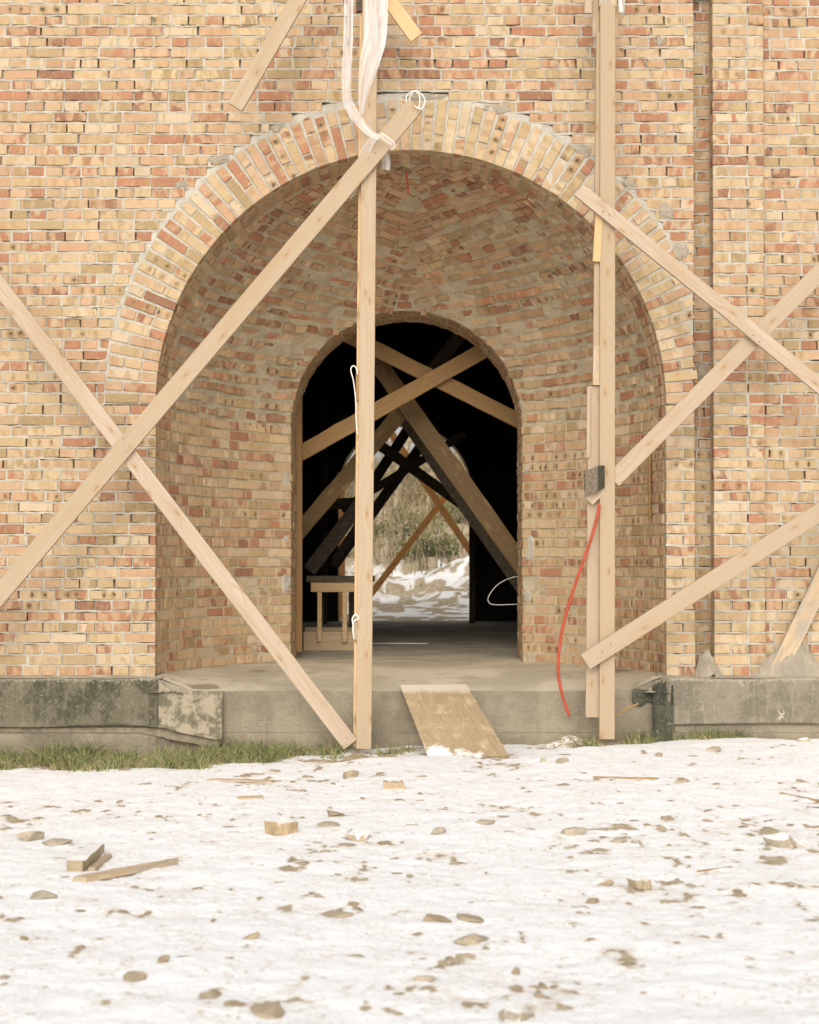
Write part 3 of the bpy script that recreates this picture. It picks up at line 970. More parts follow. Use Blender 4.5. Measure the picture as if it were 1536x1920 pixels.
# niche patches beside the doorway
for i, (px, py, wx, wz) in enumerate([(1000, 1030, .07, .16), (992, 880, .05, .05), (540, 900, .05, .10), (538, 1010, .05, .06), (535, 1090, .06, .12), (995, 1120, .05, .06), (1180, 860, 0, 0)]):
    if wx:
        side = 1 if px > 768 else -1
        t = .06 if wx < .065 else .09
        z = pt(px, py, DEP).z
        P0, N0 = npoint(t, side, z=z)
        n = 14
        u = np.linspace(-1, 1, n); U, W = np.meshgrid(u, u, indexing='ij')
        vv = []
        for a in range(n):
            for b in range(n):
                Pq, Nq = npoint(max(t + U[a, b] * wx, -.01), side, z=z + W[a, b] * wz)
                e = 1 - math.hypot(U[a, b], W[a, b]) + float(fbm(U[a, b] * 2.2 + i, W[a, b] * 2.2, i * 1.3, 3, 60)) * .5
                vv.append(Pq + Nq * (-.012 + min(max(e, -.3), .5) * .042))
        fcs = grid_faces(n, n)
        obj("mortar_smear", mesh("smear", np.array(vv), fcs), M['mortar'], niche)

# doorway reveal: jambs and soffit of thin bricks
doorway = empty("doorway_arch", parent=building)
DB = Bricks()
dm = MB()
for side in (-1, 1):
    for k in range(-1, 26):
        z = Z0 + k * PZ
        if z + PZ > ZS + .05: break
        y = DEP + .002
        first = True
        while y < YB - .03:
            L = (.12 if (k % 2) == 0 else .25) if not first else (.12 if k % 2 else .25)
            first = False
            L = min(L, YB - y)
            DB.lay((CXI + side * (RI + .001 + RNG.normal(0, .002)), y + L / 2, z + PZ / 2), (0, side, 0), (-side, 0, 0), L, .067, .1, weight=L)
            y += L + .0125
ND = 26
for i in range(ND):
    ph = math.pi * (i + .5) / ND
    er = np.array([math.cos(ph), 0, math.sin(ph)])
    y = DEP + .035
    et = np.array([-math.sin(ph), 0, math.cos(ph)])
    while y < YB - .02:
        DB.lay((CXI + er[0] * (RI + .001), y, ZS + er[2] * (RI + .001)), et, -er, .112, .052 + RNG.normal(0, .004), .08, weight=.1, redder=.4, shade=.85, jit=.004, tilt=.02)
        y += .064
DB.build(doorway, 150)
n = 60
vv = []
for i in range(n + 41):
    for y in np.linspace(DEP - .004, YB, 14):
        if i < 20: p = (CXI + RI + .006, y, .3 + (ZS - .3) * i / 20)
        elif i <= 20 + n: a = math.pi * (i - 20) / n; p = (CXI + (RI + .006) * math.cos(a), y, ZS + (RI + .006) * math.sin(a))
        else: p = (CXI - RI - .006, y, ZS - (ZS - .3) * (i - 20 - n) / 20)
        vv.append(p)
vv = np.array(vv)
obj("mortar_joints", mesh("reveal", vv, grid_faces(n + 41, 14)), M['vmortar'], doorway)

# nave behind the doorway and the far doorway
NX = 5.1
FARY = 14.0
interior = empty("nave", parent=building)
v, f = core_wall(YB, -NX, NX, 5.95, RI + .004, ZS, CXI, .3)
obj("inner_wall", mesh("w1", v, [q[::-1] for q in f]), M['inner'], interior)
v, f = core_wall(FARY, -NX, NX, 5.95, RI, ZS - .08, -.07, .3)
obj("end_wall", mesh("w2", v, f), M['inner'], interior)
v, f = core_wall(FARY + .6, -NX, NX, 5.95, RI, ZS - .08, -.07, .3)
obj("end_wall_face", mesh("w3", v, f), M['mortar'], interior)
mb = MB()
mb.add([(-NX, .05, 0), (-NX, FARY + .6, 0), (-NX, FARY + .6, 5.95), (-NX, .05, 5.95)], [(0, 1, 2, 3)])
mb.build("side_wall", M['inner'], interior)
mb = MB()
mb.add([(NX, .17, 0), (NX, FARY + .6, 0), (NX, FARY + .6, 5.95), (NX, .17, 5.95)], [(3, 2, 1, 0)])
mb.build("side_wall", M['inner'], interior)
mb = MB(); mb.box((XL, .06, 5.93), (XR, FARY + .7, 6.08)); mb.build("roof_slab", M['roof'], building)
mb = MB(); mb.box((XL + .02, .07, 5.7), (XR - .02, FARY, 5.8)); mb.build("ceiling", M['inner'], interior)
# far reveal with bricks the light catches
farb = Bricks()
for side in (-1, 1):
    for k in range(-1, 25):
        for y0, L in ((FARY + .002, .25), (FARY + .27, .25)) if k % 2 else ((FARY + .002, .12), (FARY + .14, .25), (FARY + .40, .12)):
            farb.lay((-.07 + side * (RI - .002), y0 + L / 2, Z0 + (k + .5) * PZ), (0, side, 0), (-side, 0, 0), L, .067, .08, weight=L)
for i in range(40):
    ph = math.pi * (i + .5) / 40
    er = np.array([math.cos(ph), 0, math.sin(ph)])
    for y0, L in ((FARY + .002, .25), (FARY + .27, .25)):
        farb.lay((-.07 + er[0] * (RI - .002), y0 + L / 2, ZS - .08 + er[2] * (RI - .002)), (0, 1, 0), -er, L, .066, .08, weight=L)
fard = empty("far_doorway", parent=building)
farb.build(fard, 60)
n = 40; vv = []
for i in range(n + 21):
    for y in (FARY - .004, FARY + .3, FARY + .61):
        if i < 10: p = (-.07 + RI + .008, y, .3 + (ZS - .38) * i / 10)
        elif i <= 10 + n: a = math.pi * (i - 10) / n; p = (-.07 + (RI + .008) * math.cos(a), y, ZS - .08 + (RI + .008) * math.sin(a))
        else: p = (-.07 - RI - .008, y, ZS - .08 - (ZS - .38) * (i - 10 - n) / 10)
        vv.append(p)
obj("mortar_joints", mesh("frev", np.array(vv), grid_faces(n + 21, 3)), M['mortar'], fard)

# ------------------------------------------------------------------ floor, platform, plinths
def floor_z(y): return .425 + .10 * min(max((y + .1) / 1.3, 0), 1) ** .8 - .0
ys = np.concatenate([np.linspace(-.10, 3.0, 90), np.linspace(3.1, FARY + .62, 60)])
nx = 120
XX = np.linspace(-1, 1, nx)
V = []
for y in ys:
    hw = 1.88 if y <= .4 else (1.95 if y < DEP else NX)
    xs = XX * hw if y < 3.0 else XX * NX
    zz = floor_z(y) + fbm(xs * 3, y * 3, 0.0, 3, 51) * .007 + np.clip(np.abs(xs) - 1.62, 0, .4) * (.38 if y < 1.2 else 0) * max(0, 1 - y / 1.2)
    V.append(np.stack([xs, np.full(nx, y), zz], 1))
V = np.concatenate(V)
slab = empty("platform", parent=building)
obj("floor_slab", mesh("floor_slab", V, grid_faces(len(ys), nx)[:, ::-1], smooth=True), M['floor'], slab)
nx, nz = 160, 26
xs = np.linspace(-1.88, 1.88, nx); zs_ = np.linspace(0, 1, nz)
Xg, Zg = np.meshgrid(xs, zs_, indexing='ij')
topz = (floor_z(-.1) + fbm(xs * 3, -.3, 0.0, 3, 51) * .007 + np.clip(np.abs(xs) - 1.62, 0, .4) * .38)[:, None]
Z = -.25 + (topz + .25) * Zg
Y = -.10 + fbm(Xg * 6, 0.0, Z * 6, 3, 53) * .006 + fbm(Xg * 40, 0.0, Z * 40, 2, 54) * .0025 + np.where(Zg > .97, .008, 0)
Y[:, -1] = -.1
obj("slab_edge", mesh("slab_edge", np.stack([Xg, Y, Z], -1).reshape(-1, 3), grid_faces(nx, nz)[:, ::-1] * 1), M['concrete'], slab)

def plinth(x0, x1, name):
    p_ = empty(name, parent=building)
    mb = MB(); mb.box((x0, -.115, -.4), (x1, .3, Z0 - .004), .012)
    mb.build("concrete_base", M['concrete'], p_)
    return p_
pl = plinth(XL, -1.87, "plinth")
pr = plinth(1.87, XR, "plinth")

def sheet(name, xs, topf, botf, yf, m, parent, th=.007, nz=22, seed=0, curl=.03):
    n = len(xs)
    V = []
    for x in xs:
        zt, zb = topf(x), botf(x)
        for j in range(nz):
            u = j / (nz - 1)
            z = zt + (zb - zt) * u
            y = yf(x, u) - curl * max(0, (u - .88) / .12) ** 2
            V.append((x, y, z))
    V = np.array(V)
    V[:, 1] += fbm(V[:, 0] * 5, seed, V[:, 2] * 5, 3, 70 + seed) * .006
    F_ = grid_faces(n, nz)
    o = obj(name, mesh(name, V, F_, smooth=True), m, parent)
    md = o.modifiers.new("thick", 'SOLIDIFY'); md.thickness = th; md.offset = 0
    return o
xs = np.linspace(XL, -1.86, 90)
botl = lambda x: .168 + .008 * math.sin(x * 5) if x < -1.9 else .16
sheet("membrane", xs, lambda x: Z0 - .012 + .006 * math.sin(x * 9), botl, lambda x, u: -.128 - .012 * u, M['memb'], pl, seed=1)
# fold that turns the corner and hangs lower over the platform edge
xs = np.linspace(-1.86, -1.385, 40)
def yfold(x, u):
    s_ = (x + 1.86) / .475
    return -.14 - .02 * math.sin(s_ * 6) * u - .05 * u * s_ + .02 * min(1, s_ * 8) * (1 - u)
sheet("membrane_fold", xs, lambda x: Z0 - .02 - .078 * min(1, (x + 1.86) / .09), lambda x: .16 - .085 * min(1, max(0, (x + 1.80) / .36)) ** .8, yfold,
      mat_membrane("mottled_membrane", (0.40, 0.335, 0.235), (0.17, 0.15, 0.10), 0.0, 11.0), pl, seed=2, curl=.045)
# inner lip of the fold
xs = np.linspace(XL, -1.40, 120)
sheet("membrane_lip", xs, lambda x: (.158 if x < -1.8 else .158 - .085 * min(1, (x + 1.80) / .36) ** .8) - .004, lambda x: (.128 if x < -2.0 else .13 - .095 * min(1, (x + 2.0) / .5) ** .8) - .012,
      lambda x, u: -.128 + .01 * u - (.045 if x > -1.8 else 0), mat_plain("membrane_underside", (0.30, 0.25, 0.175), .8), pl, nz=8, seed=3, curl=.0)
xs = np.linspace(1.905, XR, 80)
sheet("membrane", xs, lambda x: Z0 - .008 + .006 * math.sin(x * 7), lambda x: .182 + .006 * math.sin(x * 3), lambda x, u: -.128 - .01 * u, M['memb2'], pr, seed=4, curl=.015)
xs = np.linspace(1.80, 1.955, 26)
sheet("membrane_flap", xs, lambda x: Z0 - .015 - .0 * x - abs(x - 1.88) * .55, lambda x: .045 + .03 * abs(x - 1.88) / .08, lambda x, u: -.15 - .025 * math.sin((x - 1.80) * 38) * (1 - .3 * u) - .02 * u, M['memb3'], pr, seed=5, curl=.02)
p0 = pt(1205, 1305, -.11)
sheet("membrane_scrap", np.linspace(p0.x - .075, p0.x + .09, 24), lambda x: p0.z + .05 + .006 * math.sin(x * 60), lambda x: p0.z - .055 + .018 * math.sin(x * 47), lambda x, u: -.112 - .006 * u, M['memb3'], pr, seed=6, curl=.01)

# mortar crust along the foot of the brickwork and heaps
def heap(name, label, cx, cy, cz, wx, wy, wz, seed, parent=None, m=None, power=1.0, nn=34):
    u = np.linspace(-1, 1, nn)
    U, W = np.meshgrid(u, u, indexing='ij')
    rad = np.sqrt(U ** 2 + W ** 2)
    h = np.clip(1 - rad + fbm(U * 3 + seed, W * 3, seed, 3, 80) * .35, -.12, 1) ** 1.0
    h = np.where(h > 0, np.abs(h) ** power, h)
    h = h + fbm(U * 9, W * 9, seed * 2.0, 4, 83, .7) * .22 * np.clip(h * 3, 0, 1)
    v = np.stack([cx + U * wx, cy + W * wy, cz + h * wz], -1).reshape(-1, 3)
    return obj(name, mesh(name, v, grid_faces(nn, nn)), m or M['lump'], parent)
n = 200
for (a, b, par) in ((XL, -1.84, pl), (1.86, XR, pr)):
    xs = np.linspace(a, b, n); prof_ = np.linspace(0, 1, 8)
    Xg, Q = np.meshgrid(xs, prof_, indexing='ij')
    h = .014 + fbm(Xg * 6, 2.0, 0.0, 4, 90) * .014 + (.012 if par is pr else 0)
    Y = -.118 + Q * (.13 if par is pl else .32)
    Z = Z0 - .006 + h * np.sin(Q * 1.57) + fbm(Xg * 40, Q * 6, 0.0, 2, 91) * .004
    obj("mortar_crust", mesh("crust", np.stack([Xg, Y, Z], -1).reshape(-1, 3), grid_faces(n, 8)), M['lump'], par)
g0 = pt(1329, 1268, 0)
heap("mortar_lump", "", g0.x, .03, Z0, .13, .10, .20, 3.3, groove, M['lump'], power=1.0, nn=60)
heap("mortar_lump", "", 1.83, .02, Z0 - .10, .10, .2, .06, 5.3, slab, M['lump'])
heap("mortar_lump", "", -1.80, .05, Z0 - .10, .12, .22, .07, 8.1, slab, M['lump'])

# ------------------------------------------------------------------ ground
def base_z(x, y):
    k = np.clip((y + 7) / 6.5, 0, 1)
    return .028 * x * k - .012 + .012 * np.clip(-y - 1, 0, 5) * .6 * 0
def soil_z(x, y):
    return base_z(x, y) + fbm(x * 1.1, y * 1.1, 0.2, 3, 101) * .03 + np.clip(fbm(x * 5.5, y * 3.8, 1.0, 4, 103, .62), 0, 1) ** 1.3 * .060 + np.clip(fbm(x * 15, y * 8, 4.0, 3, 104, .6) - .14, 0, 1) * .075 + fbm(x * 26, y * 26, 3.0, 2, 105) * .007
def snow_z(x, y):
    near = np.clip((y + 1.25 + fbm(x * 1.4, y * 1.4, .5, 2, 110) * .5 - np.clip(x - .9, 0, 1) * .9) / .55, 0, 1)   # trodden and blown off at the wall foot
    return base_z(x, y) + fbm(x * .9, y * .9, 7.0, 2, 107) * .03 + fbm(x * 3.2, y * 3.2, 5.0, 3, 108) * .012 + fbm(x * 9, y * 9, 6.0, 4, 109, .65) * .010 + .043 - near * .032 + np.clip((-y - 5.0) / 5, 0, 1) * .012
def ground_z(x, y):
    so, sn = soil_z(x, y), snow_z(x, y)
    d = so - sn
    return sn + np.where(d > 0, .011 * (1 - np.exp(-np.maximum(d, 0) / .011)), 0)
def gz(x, y): return float(ground_z(np.array([x]), np.array([y]))[0])
def gpt(px, py):
    """where the photograph's pixel meets the ground"""
    d = ray(px, py)
    lo, hi = 2.0, 16.0
    for _ in range(40):
        m = (lo + hi) / 2
        x, y, z = CAM[0] + d[0] * m / d[1], CAM[1] + m, CAM[2] + d[2] * m / d[1]
        if z > float(base_z(x, y)) + .03: lo = m
        else: hi = m
    return Vector((x, y, gz(x, y)))
dist = [1.2]
while dist[-1] < 14.02: dist.append(dist[-1] + max(.010, .0019 * dist[-1]))
dist = np.array(dist)
nx = 620
uu = np.linspace(-1, 1, nx)
D, U = np.meshgrid(dist, uu, indexing='ij')
X = U * (D * .25 + 1.7); Y = D - 14.0
So, Sn = soil_z(X, Y), snow_z(X, Y)
Zg = ground_z(X, Y)
g = obj("ground", mesh("ground", np.stack([X, Y, Zg], -1).reshape(-1, 3), grid_faces(len(dist), nx)[:, ::-1], {'thick': ('FLOAT', (Sn - So).ravel())}, smooth=True), M['ground'])
tag(g, kind='structure')
# wide terrain to the horizon: level in front, rising to a wooded slope behind
def terr(x, y):
    d = y + 14
    z = np.interp(d, [0, 27.5, 30, 35, 40, 50, 60, 75, 110, 300], [-.14, -.14, .50, .80, 1.25, 2.4, 3.7, 5.0, 7.2, 18])
    z = z + np.clip(x, -6, 6) * .045 * np.clip((d - 33) / 12, 0, 1)
    l = np.clip((d - 31) / 6, 0, 1)
    return z + fbm(x * .35, y * .35, 0.0, 3, 120) * .5 * l + fbm(x * 1.6, y * 1.6, 0.0, 4, 121, .62) * .30 * l
xa = np.concatenate([np.linspace(-400, -14, 16), np.linspace(-12, 12, 170), np.linspace(14, 400, 16)])
ya = np.concatenate([np.linspace(-300, -16, 12), np.linspace(-14, 13, 20), np.linspace(13.8, 30, 110), np.linspace(30.3, 75, 130), np.linspace(80, 500, 20)])
X, Y = np.meshgrid(ya * 0 + 0, xa) if False else np.meshgrid(xa, ya, indexing='ij')
Z = terr(X, Y)
snow = .05 + fbm(X * .5, Y * .5, 4.0, 3, 130) * .05 - np.clip((Y + 14 - 37) / 6, 0, 1) * .075 - np.clip(fbm(X * 4.2, Y * 2.4, 2.0, 4, 131, .7) + .06, 0, 1) * .34
t_ = obj("hillside", mesh("terrain", np.stack([X, Y, Z], -1).reshape(-1, 3), grid_faces(len(xa), len(ya)), {'thick': ('FLOAT', snow.ravel() * .45)}, smooth=True), M['ground'])
tag(t_, kind='structure')

# ------------------------------------------------------------------ timber
def timber(name, label, a, b, w_, th, m, cat="board", group=None, parent=None, bow=0.0, wane=.0, seg=14, twist=0.0):
    """a board from a to b: width w_ across the view, thickness th going back from the front face"""
    a, b = Vector(a), Vector(b)
    ax = (b - a); L = ax.length; ax.normalize()
    nrm = Vector((0, -1, 0)); nrm = (nrm - ax * nrm.dot(ax)).normalized()
    wd = ax.cross(nrm).normalized()
    bv = .003
    cs = [(-w_ / 2 + bv, 0), (w_ / 2 - bv, 0), (w_ / 2, -bv), (w_ / 2, -th + bv), (w_ / 2 - bv, -th), (-w_ / 2 + bv, -th), (-w_ / 2, -th + bv), (-w_ / 2, -bv)]
    sd = random.random() * 50
    V, W = [], []
    for i in range(seg + 1):
        s_ = i / seg
        c = a + ax * (L * s_) + nrm * (bow * math.sin(math.pi * s_)) 
        for j, (p, q) in enumerate(cs):
            e = float(fbm(s_ * L * 4 + sd, j * .3 + sd, 0.0, 2, 200)) * (wane + .0012)
            v_ = c + wd * (p + math.copysign(e, p) - (0)) + nrm * q
            V.append(tuple(v_)); W.append((s_ * L, p, q))
    F_ = []
    for i in range(seg):
        for j in range(8):
            k = (j + 1) % 8
            F_.append((i * 8 + j, i * 8 + k, (i + 1) * 8 + k, (i + 1) * 8 + j))
    F_.append(tuple(range(8))[::-1]); F_.append(tuple(seg * 8 + j for j in range(8)))
    me = mesh(name, np.array(V) - np.array(a), F_, {'wpos': ('FLOAT_VECTOR', W)})
    # make faces point outward
    me.validate()
    o = obj(name, me, m, parent, tuple(a) if parent is None else tuple(a))
    if label: tag(o, label, cat, group)
    return o
def tpx(name, label, pa, pb, y, wpx, th, m, **kw):
    a, b = pt(*pa, y), pt(*pb, y)
    s_ = FPX / (y + 14.0)
    return timber(name, label, a, b, wpx / s_, th, m, **kw)

YP = -.46
tpx("scaffold_post", "tall pale timber post standing before the middle of the arch, white film tied to it", (682, 1404), (694.5, -60), YP, 28.5, .05, M['wood'], cat="post", seg=40)
tpx("backing_board", "narrow board nailed behind the middle post, only its edge in sight", (676, 1400), (689, -60), YP + .055, 27, .045, M['woody'], cat="board", seg=20)
tpx("diagonal_brace", "long pale brace rising to the middle post with white wire loops on its top end", (-240, 1396), (779, 196), YP - .045, 34, .04, M['wood'], cat="brace", seg=30, bow=.0)
tpx("diagonal_brace", "board crossing under the long brace and falling to the foot of the middle post", (-260, 198), (657, 1396), YP - .002, 31, .04, M['wood2'], cat="brace", seg=30)
tpx("scaffold_post", "thick timber post before the niche with a red hose hanging beside it", (1138.5, 1386), (1140, 8), YP, 28.5, .10, M['wood'], cat="post", seg=40)
tpx("scaffold_post", "post section stacked on top of the hose side post at the upper edge", (1140, 12), (1141, -60), YP + .012, 33, .08, M['oldwood'], cat="post")
tpx("backing_board", "lower board doubling the post beside the red hose, grey stain halfway up", (1112, 1345), (1117, 724), YP + .05, 27, .05, M['wood2'], cat="board", seg=20)
tpx("backing_board", "greyish upper board doubling the thick post above the dark metal box", (1119.5, 722), (1121, 648), YP + .02, 16, .06, M['oldwood'], cat="board")
tpx("backing_board", "pale upper board doubling the thick post from the arch to the top", (1120, 648), (1126, 60), YP + .03, 14, .06, M['wood'], cat="board", seg=20)
tpx("thin_lath", "thin upright lath beside the doubled post above the dark metal box", (1103, 858), (1104.5, 726), YP + .03, 6.5, .02, M['wood2'], cat="lath")
tpx("cleat", "short chamfered plank clamped on the post under the descending brace", (1119, 490), (1124, 400), YP - .006, 14, .05, M['woody'], cat="cleat")
tpx("diagonal_brace", "brace falling from the thick post across the groove and pilaster", (1086, 355), (1800, 937), YP - .05, 27, .04, M['wood2'], cat="brace", seg=20)
tpx("diagonal_brace", "knotty brace rising behind the thick post towards the upper corner of the wall", (1150, 900), (1800, 247), YP + .01, 31, .04, M['wood2'], cat="brace", seg=20)
tpx("diagonal_brace", "lowest brace nailed across the foot of the thick post and rising over the pilaster", (1098, 1241), (1800, 793), YP - .05, 33, .04, M['wood2'], cat="brace", seg=20)
tpx("short_board", "short slanting board with a cut end hanging above the arch, clear of the posts", (441, 200), (592, -60), YP, 30, .04, M['wood'], cat="board")
tpx("short_board", "yellowish board end with one knot poking out beside the film at the top", (781, 70), (690, -55), YP + .045, 27, .04, M['woody'], cat="board")
tpx("packing_block", "brown wooden block wedged by the top of the middle post", (674, 20), (673, -30), YP + .02, 12, .06, M['darkshadewood'], cat="block")
tpx("leaning_board", "grey pale board leaning on the wall bay beyond the pilaster, mortar heaped at it", (1456, 1266), (1570, 1030), -.03, 33, .04, M['oldwood'], cat="board")
tpx("bracket_board", "short stub board beside the top of the thick post", (1103, 24), (1104, -30), YP + .02, 13, .04, M['wood2'], cat="board")
tpx("bracket_board", "wider weathered board behind the top of the thick post", (1135, 70), (1136, -60), YP + .09, 48, .03, M['oldwood'], cat="board")
tpx("bracket_board", "white painted sliver nailed slanting by the top of the thick post", (1165, 22), (1160, -30), YP + .02, 6, .02, M['white'], cat="board")
tpx("cleat", "small slanted board end below the dark metal box on the post", (1101, 936), (1126, 912), YP - .004, 30, .04, M['wood2'], cat="cleat")
tpx("rope_block", "small wooden block on the middle post holding a white rope loop", (672, 750), (672, 697), YP + .02, 9, .05, M['rough'], cat="block")
tpx("rag_block", "small block with pale rag tied low on the middle post", (667, 1200), (668, 1156), YP + .02, 9, .05, M['oldwood'], cat="block")
# nail heads where boards cross
def nails(pts, y, r_=.0035):
    for (px, py) in pts:
        p = pt(px, py, y)
        mb = MB(); mb.tube([p + Vector((0, -.002, 0)), p + Vector((0, .02, 0))], r_, 6)
        tag(mb.build("nail", M['boxd']), "dark nail head where two boards cross", "nail", "nail heads in the scaffold boards")
nails([(231, 822), (243, 836), (236, 846), (692, 296), (704, 286), (1131, 396), (1143, 402), (1130, 1222), (1146, 1208), (1413, 628), (1425, 640), (652, 1384), (660, 1374)], YP - .092)
# metal box on the post
a = pt(1097, 880, YP - .02); b = pt(1121, 930, YP - .02)
mb = MB()
c = [pt(1097, 884, YP - .035), pt(1097, 930, YP - .035), pt(1121, 921, YP - .075), pt(1121, 873, YP - .075), pt(1134, 873, YP - .02), pt(1134, 914, YP - .02)]
c += [p + Vector((0, .07, 0)) for p in c]
mb.add([tuple(p) for p in c], [(0, 1, 2, 3), (3, 2, 5, 4), (0, 3, 4, 10, 6), (1, 7, 11, 5, 2), (0, 6, 7, 1), (4, 5, 11, 10)])
bx_ = mb.build("metal_box", M['box'])
bx_.data.materials.append(M['boxd']); bx_.data.polygons[1].material_index = 1
tag(bx_, "dark grey metal box fixed to the thick post above the hose", "box")

# plastic film
def ribbon(name, label, pts, widths, y0, group=None, cat="film", parent=None, seed=0, folds=5, n=12):
    c = catmull([pt(px, py, y0 + dy) for px, py, dy in pts], n)
    ws = np.interp(np.linspace(0, 1, len(c)), np.linspace(0, 1, len(widths)), widths) / 250.0
    nu = 17
    V, W = [], []
    L = 0
    for i, p in enumerate(c):
        t = (c[min(i + 1, len(c) - 1)] - c[max(i - 1, 0)]).normalized()
        if i: L += (p - c[i - 1]).length
        nr_ = Vector((0, -1, 0)); sd = t.cross(nr_).normalized()
        for j in range(nu):
            u = j / (nu - 1) - .5
            f_ = math.sin(u * folds * 3.0 + seed + L * 2.5) * .3 + float(vnoise(u * 3.2 + seed, L * 2.2, 0.0, 5)) * 1.0
            q = p + sd * (u * ws[i]) + nr_ * (f_ * min(.018, ws[i] * .30))
            V.append(tuple(q)); W.append((u * .25, L, 0))
    me = mesh(name, V, grid_faces(len(c), nu), {'wpos': ('FLOAT_VECTOR', W)}, smooth=True)
    o = obj(name, me, M['film'], parent)
    if label: tag(o, label, cat, group)
    return o
film = empty("plastic_film", tuple(pt(712, 258, YP - .1)))
tag(film, "white plastic film hanging in strips and knotted round the top of the middle post", "plastic film")
def rib(*a, **k):
    o = ribbon(*a, **k); o.parent = film; o.matrix_parent_inverse = Matrix.Translation(-film.location); return o
rib("film_strip", None, [(655, -60, -.02), (653, 60, -.02), (650, 170, -.02), (662, 210, -.04), (690, 245, -.09), (712, 258, -.11)], [17, 17, 18, 19, 14, 8], YP - .01, seed=1, folds=2)
rib("film_strip", None, [(706, -60, -.03), (704, 60, -.03), (692, 120, -.04), (680, 180, -.02), (678, 215, .0)], [44, 42, 36, 16, 6], YP - .02, seed=4, folds=4)
rib("film_tie", None, [(712, 252, -.12), (725, 262, -.12), (738, 272, -.11), (733, 280, -.09)], [9, 12, 9, 6], YP - .01, seed=2, folds=1)
rib("film_tail", None, [(712, 252, -.12), (696, 265, -.10), (684, 290, -.03), (672, 335, .03), (655, 372, .05)], [8, 14, 20, 18, 8], YP - .0, seed=3, folds=3)
rib("film_tail", None, [(718, 275, .02), (723, 300, .04), (722, 318, .04)], [12, 20, 18], YP + .05, seed=6, folds=2)

def cord(name, label, pts, y, rpx, m, cat, n=8):
    c = catmull([pt(p[0], p[1], y + (p[2] if len(p) > 2 else 0)) for p in pts], n)
    mb = MB(); mb.tube(c, rpx / 250.0, 8)
    o = mb.build(name, m, smooth=True)
    return tag(o, label, cat)
cord("wire_loop", "two loops of white wire round the top end of the long brace", [(762, 195, .03), (763, 180, .03), (775, 171, 0), (786, 178, -.03), (787, 195, -.05), (783, 203, -.05), (776, 196, 0), (768, 184, .05), (778, 171, .05), (792, 178, .0), (797, 192, -.03), (790, 204, -.05), (783, 201, -.05)], YP - .03, 1.1, M['white'], "wire")
cord("rope_loop", "thin white rope looped over the small block on the middle post", [(671, 702, -.02), (668, 690), (662, 686), (658, 694), (663, 715), (667, 750), (668, 790), (671, 815)], YP + .0, 1.0, M['white'], "rope")
cord("rag", "pale rag tied round the low block of the middle post", [(663, 1175), (661, 1160), (667, 1152), (672, 1160), (664, 1165), (662, 1180), (664, 1198)], YP + .0, 1.3, M['white'], "rag")
cord("hose", "red rubber hose hanging from the thick post down to the snow", [(1124, 945, -.01), (1121, 965), (1110, 1005), (1093, 1055), (1074, 1110), (1058, 1165), (1049, 1215), (1047, 1262), (1055, 1305), (1068, 1343)], YP - .03, 2.9, M['red'], "hose")
tpx("marker_rod", "short red rod sticking out of the vault near its crown", (766, 363), (761, 316), .46, 4.0, .012, M['red'], cat="rod")
cord("twig", "thin bare stick leaning from the grass to the torn black membrane", [(1120, 1392), (1138, 1362), (1165, 1335), (1197, 1319)], -.35, 1.7, M['rough'], "stick")

# old lath stuck on the niche wall
P0, N0 = npoint(1.95, 1, z=2.05)
mb = MB(); mb.box((-.02, -.012, -.34), (.02, .0, .28), .003)
o = mb.build("wood_lath", M['rough'])
o.location = Vector(P0) + Vector(N0) * .02; o.rotation_euler = (0, 0, math.atan2(N0[1], N0[0]) + math.pi / 2)
tag(o, "thin brown lath fixed upright on the curved niche wall behind the thick post", "lath")

# plywood ramp
ra, rb2, rc, rd_ = pt(750, 1288, -.10), pt(874, 1287, -.10), gpt(955, 1424), gpt(801, 1416)
ra.z += .015; rb2.z += .015
rc.z += .012; rd_.z += .012
nu, nv_ = 14, 18
V, W = [], []
for i in range(nu):
    for j in range(nv_):
        u, v_ = i / (nu - 1), j / (nv_ - 1)
        p = (ra * (1 - u) + rb2 * u) * (1 - v_) + (rd_ * (1 - u) + rc * u) * v_
        p = p + Vector((0, 0, .006 * math.sin(u * 3.1) * math.sin(v_ * 3.1)))
        V.append(tuple(p)); W.append((v_ * .8, u * .5, 0))
def mat_ramp():
    s = NT("mortar_smeared_plywood")
    p = s.attr('wpos'); x, y, z = s.sep(p)[:3]
    n = s.noise(p, 7.0, 5, 0.65); g_ = s.noise(s.vmath('MULTIPLY', p, (3.0, 60.0, 1.0)), 1.0, 3, 0.6); f = s.noise(p, 60.0, 4, .7)
    col = s.mix(s.ramp(g_, .4, .65), (0.37, 0.275, 0.16), (0.30, 0.22, 0.125))
    col = s.mix(s.ramp(n, .5, .66, 0, .6), col, (0.56, 0.42, 0.26))
    top = s.ramp(s.math('ADD', x, s.math('MULTIPLY', n, .16)), .20, .13)
    col = s.mix(s.math('MULTIPLY', top, .8), col, (0.60, 0.52, 0.41))
    bot = s.ramp(s.math('SUBTRACT', s.math('ADD', x, s.math('MULTIPLY', s.math('SUBTRACT', n, .5), .9)), s.math('MULTIPLY', y, .35)), .66, .80)
    col = s.mix(bot, col, (0.80, 0.77, 0.73))
    col = s.mix(s.ramp(f, .60, .68, 0, .7), col, (0.80, 0.76, 0.71))
    return s.fin(col, .85, s.bump(s.math('ADD', n, f), .5, .004))
ramp_o = obj("plywood_ramp", mesh("ramp", V, grid_faces(nu, nv_)[:, ::-1], {'wpos': ('FLOAT_VECTOR', W)}), mat_ramp())
md = ramp_o.modifiers.new("thick", 'SOLIDIFY'); md.thickness = .022; md.offset = -1
tag(ramp_o, "dirty plywood sheet laid as a ramp from the snow up to the platform", "ramp")

